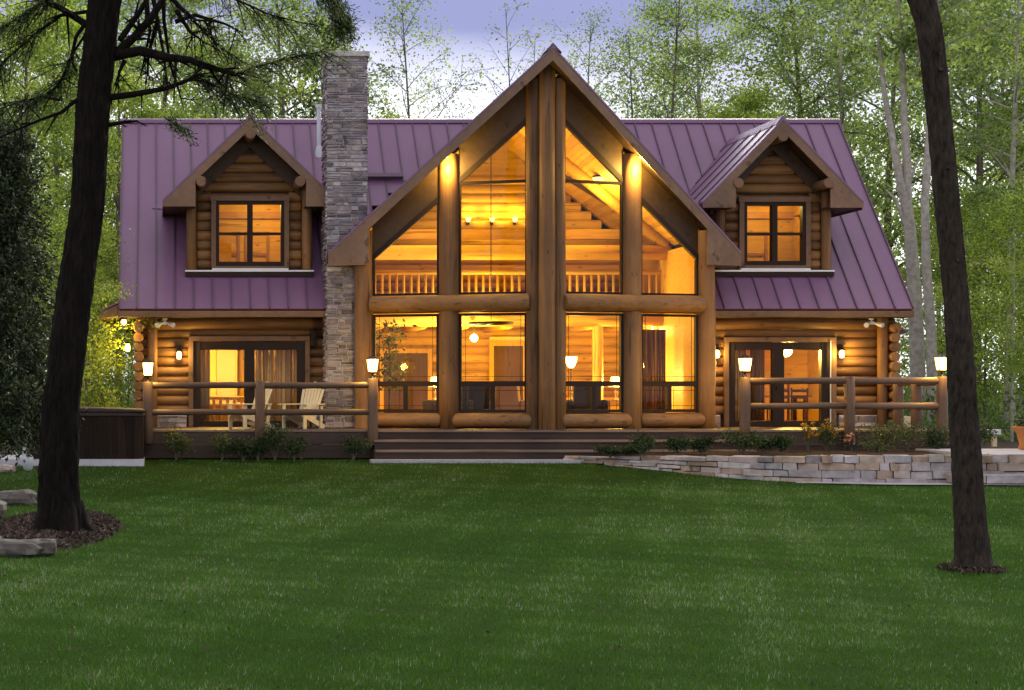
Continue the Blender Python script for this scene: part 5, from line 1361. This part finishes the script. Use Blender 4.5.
special('pale_tree', 933, 57, 'straight pale tree between the forked tree and the grey trunk', [
    ([(934, 440), (931, 330), (926, 260), (925, 200), (929, 140), (931, 60), (930, 0)], 0.17, 0.07)], 'bark_pale', 'leaf', 6000, 3.0, 0.6, 18, 0.2, 43)
special('pale_tree', 1003, 72, 'pale leaning tree high behind the grey trunk', [
    ([(1040, 440), (1030, 250), (1010, 125), (985, 85), (965, 55), (955, 20)], 0.2, 0.07), ([(1012, 130), (995, 115), (985, 127)], 0.06, 0.02)], 'bark_pale', 'leaf', 6000, 3.0, 0.55, 18, 0.2, 47)
# slim stems in the undergrowth
for k, (px, D, h, lb_) in enumerate(((966, 64, 6.5, 'slim bare stem close beside the grey trunk'), (1007, 58, 7, 'slim pale stem beside the white post light'), (1021, 60, 6, 'slim pale stem at the picture edge'), (978, 70, 8, 'slim grey stem deep in the woods'), (88, 58, 7, 'slim grey stem deep in the woods behind the hot tub'), (133, 60, 7, 'slim pale stem beside the house wall behind the hot tub'))):
    p = at(px, HY, D); t = empty('young_tree', (p.x, p.y, -0.1), lb_, 'tree', 'slim stems in the woods')
    b, C, sz, var = grow(60+k, h, 0.05, 0.5, 1.0, 10, 500, 0.13, up=0.8, sig=0.25)
    b.v = [(v[0]+p.x, v[1]+p.y, v[2]-0.1) for v in b.v]; b.build('trunk', M['bark_pale' if k in (1, 2, 5) else 'bark_mid'], t); leafy('crown', C+np.array([p.x, p.y, 0]), sz, M['leaf_bright'], t, 0.6, var)

# the far woods read as one mass
random.seed(5)
nclump = 5200
px_ = rng.uniform(-160, 1250, nclump); Dd = rng.uniform(88, 125, nclump)
Xc = (px_-CX)*Dd/F; Yc = Dd-CAM_D
mid = np.exp(-((px_-490)/120.0)**2)
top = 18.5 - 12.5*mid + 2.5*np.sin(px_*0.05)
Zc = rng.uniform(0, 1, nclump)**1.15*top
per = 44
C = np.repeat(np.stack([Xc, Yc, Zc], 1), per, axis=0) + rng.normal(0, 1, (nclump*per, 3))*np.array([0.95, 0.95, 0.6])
var = np.clip(np.repeat(np.clip(rng.uniform(-0.15, 0.6, nclump), 0, 1)*np.clip(0.35+Zc/9, 0.35, 1), per) + rng.normal(0, 0.15, nclump*per), 0, 1)  # shade deep in the woods put into leaf tone, darker towards the ground
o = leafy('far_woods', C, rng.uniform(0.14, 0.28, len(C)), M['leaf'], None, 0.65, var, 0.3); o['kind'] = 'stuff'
fs = MB()
for k in range(60):
    q = random.uniform(-150, 1230); D = random.uniform(80, 120); p = at(q, HY, D); h = random.uniform(8, 15)*(1-0.55*math.exp(-((q-490)/130)**2)); ln = random.uniform(-.5, .5)
    fs.tube([(p.x, p.y, -0.2), (p.x+ln*0.4, p.y, h*0.5), (p.x+ln, p.y, h)], [0.15, 0.12, 0.04], 6, random.random(), False)
o = fs.build('far_woods', M['bark_mid']); o['kind'] = 'stuff'
# undergrowth at the forest edge
n = 900
px_ = np.concatenate([rng.uniform(-100, 150, n//3), rng.uniform(860, 1200, n - n//3)]); Dd = rng.uniform(53, 84, n)
base = np.stack([(px_-CX)*Dd/F, Dd-CAM_D, rng.uniform(0, 1.0, n)**2*1.6], 1)
C = np.repeat(base, 40, axis=0) + rng.normal(0, 1, (n*40, 3))*np.array([0.55, 0.5, 0.30]); C[:, 2] = np.abs(C[:, 2])
var = np.clip(np.repeat(rng.uniform(-0.1, 0.38, n), 40) + rng.normal(0, 0.12, n*40), 0, 1)
o = leafy('undergrowth', C, rng.uniform(0.12, 0.22, len(C)), M['leaf'], None, 0.6, var, 0.3); o['kind'] = 'stuff'

# dark cedar by the hot tub
p = at(-14, HY, 34.5); cx_, cy_ = p.x, p.y; gz_ = float(lawn_z(cx_, cy_))
t = empty('cedar_tree', (cx_, cy_, gz_), 'dark dense cedar in front of the hot tub, beside the big trunk', 'tree')
b = MB(); b.tube([(cx_, cy_, gz_-0.1), (cx_+0.05, cy_, gz_+3), (cx_-0.05, cy_, gz_+7.0)], [0.16, 0.1, 0.02], 10); b.build('trunk', M['bark_dark'], t)
ns = 1500; hh = rng.uniform(0.14, 1, ns); az = rng.uniform(0, 6.28, ns); rr_ = 1.30*np.clip(1.18-hh, 0, 0.9)**0.55*np.clip(hh*6, 0.45, 1)*rng.uniform(0.5, 1.14, ns)
S0 = np.stack([cx_+rr_*np.cos(az), cy_+rr_*np.sin(az), gz_+hh*6.9], 1); dirs = np.stack([np.cos(az)*0.6, np.sin(az)*0.6, rng.normal(-0.25, 0.45, ns)], 1)
per = 46; k_ = rng.uniform(-0.5, 0.5, (ns, per, 1)); C = S0[:, None, :] + dirs[:, None, :]*k_*1.25 + rng.normal(0, 0.075, (ns, per, 3))
var = np.clip(np.repeat(rng.uniform(0.0, 0.8, ns), per)*0.8 + rng.normal(0.05, 0.15, ns*per), 0, 1)
dd = np.repeat(unit(dirs), per, axis=0) + rng.normal(0, 0.5, (ns*per, 3))
C = C.reshape(-1, 3); np_mesh('crown', cards(C, rng.uniform(0.07, 0.13, len(C)), 0.38, 0, unit(dd)), 4, var, M['needle_dark'], t, ORG[t])

# big dark conifer on the lawn with dead lower limbs
DT = 24.5
t = empty('conifer_tree', tuple(at(61, 535, DT)), 'big dark conifer trunk on the lawn with dead limbs and drooping boughs', 'tree')
path = [(61, 541), (60, 520), (58.5, 480), (61, 400), (74, 300), (88, 200), (93, 100), (105, 0), (113, -110), (118, -230), (120, -400)]
rads = [0.34, 0.285, 0.255, 0.232, 0.225, 0.215, 0.21, 0.20, 0.17, 0.13, 0.05]
b = MB(); P = [at(q[0], q[1], DT) for q in path]
fine = []; fr_ = []
for i in range(len(P)-1):
    for k in range(5): fine.append(P[i].lerp(P[i+1], k/5)); fr_.append((rads[i]+(rads[i+1]-rads[i])*k/5))
b = bark_tube(fine, fr_, 80, 460, 0.030, 13, 3.1)
for a_ in (0.3, 1.5, 2.6, 3.7, 5.1):        # root flare
    c0 = P[0]; d = Vector((math.cos(a_), math.sin(a_), 0)); b.tube([c0+d*0.16+Vector((0,0,0.5)), c0+d*0.27+Vector((0,0,0.18)), c0+d*0.50+Vector((0,0,-0.02))], [0.14, 0.14, 0.05], 8, 0.5, True, 0.06)
b.build('trunk', M['bark_dark'], t)
db = MB()
def limb(pix, r_a, r_b, dz=0.0, tw=6, tl=0.5, droop=0.5):
    m_ = len(pix); P = [at(q[0], q[1], DT) + Vector((0, dz*k/(m_-1), 0)) for k, q in enumerate(pix)]
    R_ = np.linspace(r_a, r_b, m_).tolist(); db.tube(P, R_, 8, 0.5, True, 0.06)
    for k in range(tw):
        f = random.uniform(0.25, 1.0)*(m_-1); i = min(int(f), m_-2); p = P[i].lerp(P[i+1], f-i)
        ax = (P[i+1]-P[i]).normalized(); v = (ax*random.uniform(0.1, 0.9) + Vector((random.gauss(0,.5), random.gauss(0,.5), random.gauss(-droop*0.5,.5)))).normalized(); l = tl*random.uniform(0.4, 1.2)
        p1 = p+v*l*0.5+Vector((0,0,-0.04*l)); p2 = p+v*l+Vector((0,0,-droop*0.25*l)); db.tube([p, p1, p2], [r_b*0.55+0.006, r_b*0.35+0.004, 0.004], 5, 0.5, False)
        for q in range(2):
            v2 = (v + Vector((random.gauss(0,.6), random.gauss(0,.6), random.gauss(-.2,.5)))).normalized(); db.tube([p1, p1+v2*l*0.45], [0.007, 0.003], 4, 0.5, False)
    return P
Ls = []
Ls.append(limb([(112, 56), (140, 52), (167, 60), (190, 64), (207, 72), (233, 80)], 0.075, 0.03, -0.5, 12, 0.5))
Ls.append(limb([(105, 98), (135, 95), (167, 90), (188, 83), (200, 78)], 0.05, 0.015, -0.3, 9, 0.45))
limb([(118, 52), (135, 38), (152, 20), (168, -4)], 0.07, 0.04, -0.3, 6, 0.5)
limb([(120, 40), (140, 10), (150, -10)], 0.045, 0.03, 0.2, 4, 0.4)
for q in ([(152, -8), (158, 25), (164, 60), (168, 95)], [(163, -8), (164, 20), (170, 62), (182, 98)], [(146, -5), (150, 30), (141, 72)], [(158, 20), (149, 50), (146, 82)], [(170, -4), (182, 10), (196, 22), (214, 24)], [(175, 22), (195, 15), (225, 24), (243, 33)], [(176, 10), (190, 30), (206, 40)], [(125, 60), (119, 72), (118, 84)]): limb(q, 0.035, 0.008, random.uniform(-.3, .3), 8, 0.42, 0.8)
limb([(82, 96), (60, 112), (40, 118), (10, 130), (-15, 140)], 0.028, 0.01, 0.3, 7, 0.5)
limb([(88, 20), (76, 35), (70, 58), (58, 82), (40, 94), (0, 99), (-20, 104)], 0.03, 0.012, 0.5, 8, 0.5)
limb([(84, 102), (76, 101), (70, 106)], 0.03, 0.01, -0.2, 2, 0.2)
limb([(108, 125), (122, 123), (138, 122)], 0.035, 0.012, -0.1, 3, 0.2)
limb([(40, 118), (22, 100), (22, 125)], 0.012, 0.006, 0, 4, 0.35)
limb([(95, 30), (60, 5), (30, -10)], 0.05, 0.03, 0.4, 8, 0.6)
db.build('dead_limb', M['bark_dark'], t)
# living boughs with needles
bb = MB(); NC, ND, NV = [], [], []
def bough(P, r_a, n_tw, tl, per, dark=0.4, flat=0.35, start=0.25):
    P = [Vector(q) for q in P]; bb.tube(P, np.linspace(r_a, 0.006, len(P)).tolist(), 6, 0.5, False)
    for k in range(n_tw):
        f = random.uniform(start, 1.0)*(len(P)-1); i = min(int(f), len(P)-2); p = P[i].lerp(P[i+1], f-i); ax = (P[i+1]-P[i]).normalized()
        sd_ = ax.cross(Vector((0, 0, 1))).normalized()*random.choice((-1, 1)); v = (ax*random.uniform(0.3, 1.0) + sd_*random.uniform(0.3, 1.0) + Vector((0, 0, random.gauss(-0.25, flat)))).normalized()
        l = tl*random.uniform(0.5, 1.15); m_ = per; h = rng.uniform(0, 1, m_)
        pts = np.array(p)[None]+np.array(v)[None]*h[:, None]*l; pts[:, 2] -= 0.22*l*h**2
        pts += rng.normal(0, 0.035+0.03*tl, (m_, 3)); NC.append(pts); ND.append(unit(np.array(v)[None]+rng.normal(0, 0.7, (m_, 3)))); NV.append(np.clip(random.uniform(0, dark*1.6)+rng.normal(0, 0.13, m_), 0, 1))
        e_ = p+v*l; e_.z -= 0.22*l; bb.tube([p, p.lerp(e_, 0.5)+Vector((0,0,0.05*l)), e_], [0.008, 0.006, 0.003], 4, 0.5, False)
def B(pix, dz, **kw):
    m_ = len(pix); bough([at(q[0], q[1], DT)+Vector((0, dz*k/(m_-1), 0)) for k, q in enumerate(pix)], **kw)
B([(200, 76), (225, 80), (250, 74), (285, 66), (318, 62)], -0.8, r_a=0.02, n_tw=42, tl=0.5, per=46, dark=0.65, start=0.0)
B([(195, 80), (215, 86), (235, 97), (262, 104)], -0.2, r_a=0.02, n_tw=36, tl=0.5, per=60, dark=0.5, start=0.0)
B([(110, -60), (170, -30), (225, 5), (265, 28), (300, 42)], -1.2, r_a=0.03, n_tw=30, tl=0.5, per=32, dark=0.75)
B([(112, -130), (190, -95), (260, -50), (305, -12), (335, 10)], -0.5, r_a=0.03, n_tw=40, tl=0.36, per=44, dark=0.6, start=0.6)
B([(112, -140), (200, -90), (290, -40), (335, 0), (347, 20)], 0.3, r_a=0.03, n_tw=48, tl=0.33, per=50, dark=0.5, start=0.7)
B([(113, -40), (150, -25), (190, 10), (225, 40), (250, 52)], 0.9, r_a=0.035, n_tw=30, tl=0.5, per=34, dark=0.75)
B([(113, -80), (150, -70), (200, -40), (260, -5)], 1.2, r_a=0.035, n_tw=26, tl=0.6, per=34, dark=0.75)
B([(165, 118), (175, 124), (190, 132)], -0.1, r_a=0.012, n_tw=10, tl=0.25, per=40, dark=0.5, start=0.0)
B([(98, -30), (60, -10), (20, 10), (-20, 35)], 0.5, r_a=0.035, n_tw=44, tl=0.6, per=44, dark=0.4)
B([(98, 10), (60, 12), (30, 30), (0, 52), (-25, 70)], 0.9, r_a=0.03, n_tw=38, tl=0.5, per=40, dark=0.4)
B([(96, -70), (50, -60), (0, -25), (-30, 0)], -0.5, r_a=0.035, n_tw=44, tl=0.6, per=46, dark=0.4)
B([(60, 100), (40, 95), (15, 100), (-15, 108)], 0.4, r_a=0.02, n_tw=40, tl=0.4, per=40, dark=0.4)
B([(88, 30), (70, 55), (60, 75), (48, 88)], 0.5, r_a=0.02, n_tw=24, tl=0.4, per=40, dark=0.3)
bb.build('bough', M['bark_dark'], t)
C = np.concatenate(NC); np_mesh('crown', cards(C, rng.uniform(0.045, 0.09, len(C)), 0.22, 0, np.concatenate(ND)), 4, np.concatenate(NV), M['needle'], t, ORG[t])

# grey barked tree on the lawn
DR = 19.8
t = empty('lawn_tree', tuple(at(971, 569, DR)), 'slender grey barked trunk leaning on the open lawn', 'tree')
path = [(973, 576), (973, 560), (970, 520), (966, 450), (956.5, 300), (947, 200), (937.5, 100), (932.5, 50), (929, 25), (922, 0), (911, -30), (890, -100), (862, -220)]
rads = [0.235, 0.18, 0.158, 0.143, 0.120, 0.121, 0.120, 0.117, 0.122, 0.135, 0.12, 0.09, 0.05]
P = [at(q[0], q[1], DR) for q in path]; fine, fr_ = [], []
for i in range(len(P)-1):
    for k in range(5): fine.append(P[i].lerp(P[i+1], k/5)); fr_.append(rads[i]+(rads[i+1]-rads[i])*k/5)
b = bark_tube(fine, fr_, 72, 460, 0.014, 24, 8.4)
for a_ in (0.2, 1.9, 3.3, 4.7): d = Vector((math.cos(a_), math.sin(a_), 0)); b.tube([P[0]+d*0.10+Vector((0,0,0.30)), P[0]+d*0.17+Vector((0,0,0.10)), P[0]+d*0.27+Vector((0,0,0.0))], [0.08, 0.08, 0.03], 8, 0.5, True, 0.06)
for pxk, pyk in ((936, 72), (944, 170), (953, 262), (961, 372)): c = at(pxk, pyk, DR); b.tube([c+Vector((0,-0.07,0)), c+Vector((0.0,-0.138,0.02))], [0.05, 0.03], 8, 0.5, True, 0.1)
b.build('trunk', M['bark_grey'], t)
bl = MB(); NCt = []
for k in range(16):
    a_ = k*2.4; p = P[-1].lerp(P[-2], random.random()*0.9); L = random.uniform(1.2, 2.2); e_ = p+Vector((math.cos(a_)*L, math.sin(a_)*L, random.uniform(0.6, 1.6))); bl.tube([p, p.lerp(e_, 0.5)+Vector((0,0,0.2)), e_], [0.05, 0.03, 0.008], 6, 0.5, False)
    NCt.append(np.array(p.lerp(e_, 0.8))[None]+rng.normal(0, 0.5, (350, 3)))
bl.build('limb', M['bark_grey'], t); C = np.concatenate(NCt); leafy('crown', C, rng.uniform(0.06, 0.11, len(C)), M['leaf'], t, 0.6)

# ------------------------------------------------------------------ mulch rings, stones and the grass
RING1, RING2 = at(54, 527, 25.6), at(971, 570, DR)
RA1, RA2 = 0.84, 0.30
EL = {0.5: 4.0, 2.0: 1.25}
def ring_r(ang, k): return 1 + 0.14*math.sin(ang*3+k) + 0.08*math.sin(ang*7+2*k)
for Cc, ra, k in ((RING1, RA1, 0.5), (RING2, RA2, 2.0)):
    mb = MB(); rows = []
    for i in range(6):
        row = []
        for j in range(40):
            a_ = 2*math.pi*j/40; r_ = ra*ring_r(a_, k)*i/5; x, y = Cc.x+r_*math.cos(a_)*1.0, Cc.y+r_*math.sin(a_)*EL[k]
            row.append((x, y, float(lawn_z(x, y))+0.008+0.10*(1-(i/5)**2)*ra))
        rows.append(row)
    for i in range(5):
        for j in range(40): j2 = (j+1) % 40; mb.face([rows[i][j], rows[i+1][j], rows[i+1][j2], rows[i][j2]], random.random(), True)
    o = mb.build('soil', M['mulch']); o['kind'] = 'structure'
    n = int(2600*ra*EL[k]/1.25); a_ = rng.uniform(0, 6.28, n); rr2 = ra*np.sqrt(rng.uniform(0, 1, n))*1.08; x = Cc.x+rr2*np.cos(a_); y = Cc.y+rr2*np.sin(a_)*EL[k]
    z = lawn_z(x, y)+0.02+0.10*np.clip(1-(rr2/ra)**2, 0, 1)*ra + rng.uniform(0, 0.02, n)
    o = np_mesh('bark_chips', cards(np.stack([x, y, z], 1), rng.uniform(0.03, 0.09, n), 0.4, 0.5), 4, rng.uniform(0, 1, n), M['chip']); o['kind'] = 'stuff'
for (px, py, s, lb_) in ((16, 497, (0.36, 0.22, 0.13), 'long rough stone behind the dark trunk, farther of the pair'), (-14, 510, (0.30, 0.2, 0.14), 'rough stone at the picture edge behind the dark trunk'), (18, 548, (0.30, 0.18, 0.10), 'long flat pale stone in front of the dark trunk'), (44, 547, (0.15, 0.13, 0.10), 'small blocky stone at the foot of the dark trunk'), (-14, 545, (0.2, 0.17, 0.11), 'rough stone at the picture edge in front of the dark trunk')):
    D = (CAM_Z+0.35)*F/(py+8-HY); p = at(px, py+8, D); rock('edging_stone', (p.x, p.y, -0.33+s[2]*0.75), s, lb_, 'stone', 'stones around the big conifer', 'fieldstone', random.uniform(-.2, .2))

def grass(n, d0, d1, hgt, wid, margin):
    u = rng.uniform(0, 1, n); D = 1/np.sqrt((1-u)/d0**2 + u/d1**2) if False else np.sqrt(d0*d0+(d1*d1-d0*d0)*u)
    px = rng.uniform(-margin, 1024+margin, n); x = (px-CX)*D/F; y = D-CAM_D
    k = np.ones(n, bool)
    for Cc, ra, q in ((RING1, RA1, 0.5), (RING2, RA2, 2.0)):
        dx, dy = x-Cc.x, (y-Cc.y)/EL[q]; a_ = np.arctan2(dy, dx); r_ = np.hypot(dx, dy); lim = ra*(1+0.14*np.sin(a_*3+q)+0.08*np.sin(a_*7+2*q))
        k &= r_ > lim*rng.uniform(0.70, 1.10, n)
    yw = np.interp(x, [w_[0] for w_ in WALL], [w_[1] for w_ in WALL]); inpath = 0.12 + 0.68*np.clip((x-12.9)/1.6, 0, 1)
    k &= ~((x > 8.9) & (y > yw-inpath)); k &= ~((x < 0.02) & (y > -4.82)); k &= y < np.where((x > 4.8) & (x < 9.2), -4.30, -3.62)
    x, y, D = x[k], y[k], D[k]; m_ = len(x); z = lawn_z(x, y)
    # taller, paler and thinner patches
    p1 = np.sin(x*1.9+np.sin(y*1.3)*1.7)*np.sin(y*0.9+np.sin(x*0.8)*2.1); p2 = np.sin(x*5.3+y*2.1)*np.sin(y*4.1-x*1.7); p3 = np.sin(x*0.55+y*0.21+1.0)*np.sin(y*0.43-x*0.3)
    h = hgt*rng.uniform(0.5, 1.25, m_)*(1+0.25*p1+0.15*p2); a_ = rng.uniform(0, 6.28, m_); ln = rng.uniform(0.1, 0.85, m_)*h; la = rng.uniform(0, 6.28, m_)
    w_ = wid*rng.uniform(0.6, 1.3, m_); bx_, by_ = np.cos(a_)*w_/2, np.sin(a_)*w_/2
    V = np.stack([np.stack([x-bx_, y-by_, z-0.004], 1), np.stack([x+bx_, y+by_, z-0.004], 1), np.stack([x+np.cos(la)*ln, y+np.sin(la)*ln, z+h], 1)], 1).reshape(-1, 3)
    var = np.clip(0.40+0.11*p1+0.08*p2+0.14*p3+rng.normal(0, 0.17, m_), 0, 0.9); pale = rng.uniform(0, 1, m_) < np.clip(0.035+0.10*(p1*0.5+p2*0.6+p3*0.5), 0.012, 0.28); var[pale] = rng.uniform(0.92, 1.0, pale.sum())
    return V, var
Vs, vs = zip(grass(410000, 10.0, 16, 0.028, 0.0046, 520), grass(430000, 16, 25, 0.032, 0.0068, 480), grass(440000, 25, 42, 0.038, 0.011, 330))
o = np_mesh('grass', np.concatenate(Vs), 3, np.concatenate(vs), M['grass']); o['kind'] = 'stuff'
n = 420; D_ = rng.uniform(11, 40, n); px_ = np.concatenate([rng.uniform(-60, 300, n//2), rng.uniform(-60, 1084, n-n//2)]); x = (px_-CX)*D_/F; y = D_-CAM_D
k_ = (y < -8.6) | (x < 8); x, y = x[k_], y[k_]
o = np_mesh('fallen_leaves', cards(np.stack([x, y, lawn_z(x, y)+0.03], 1), rng.uniform(0.02, 0.055, len(x)), 0.6, 0.6), 4, rng.uniform(0.4, 1, len(x)), M['chip']); o['kind'] = 'stuff'
# keep prototypes that were never placed out of the scene
for t_, used in PROTO.values():
    if not used:
        for c_ in list(t_.children): bpy.data.objects.remove(c_)
        bpy.data.objects.remove(t_)
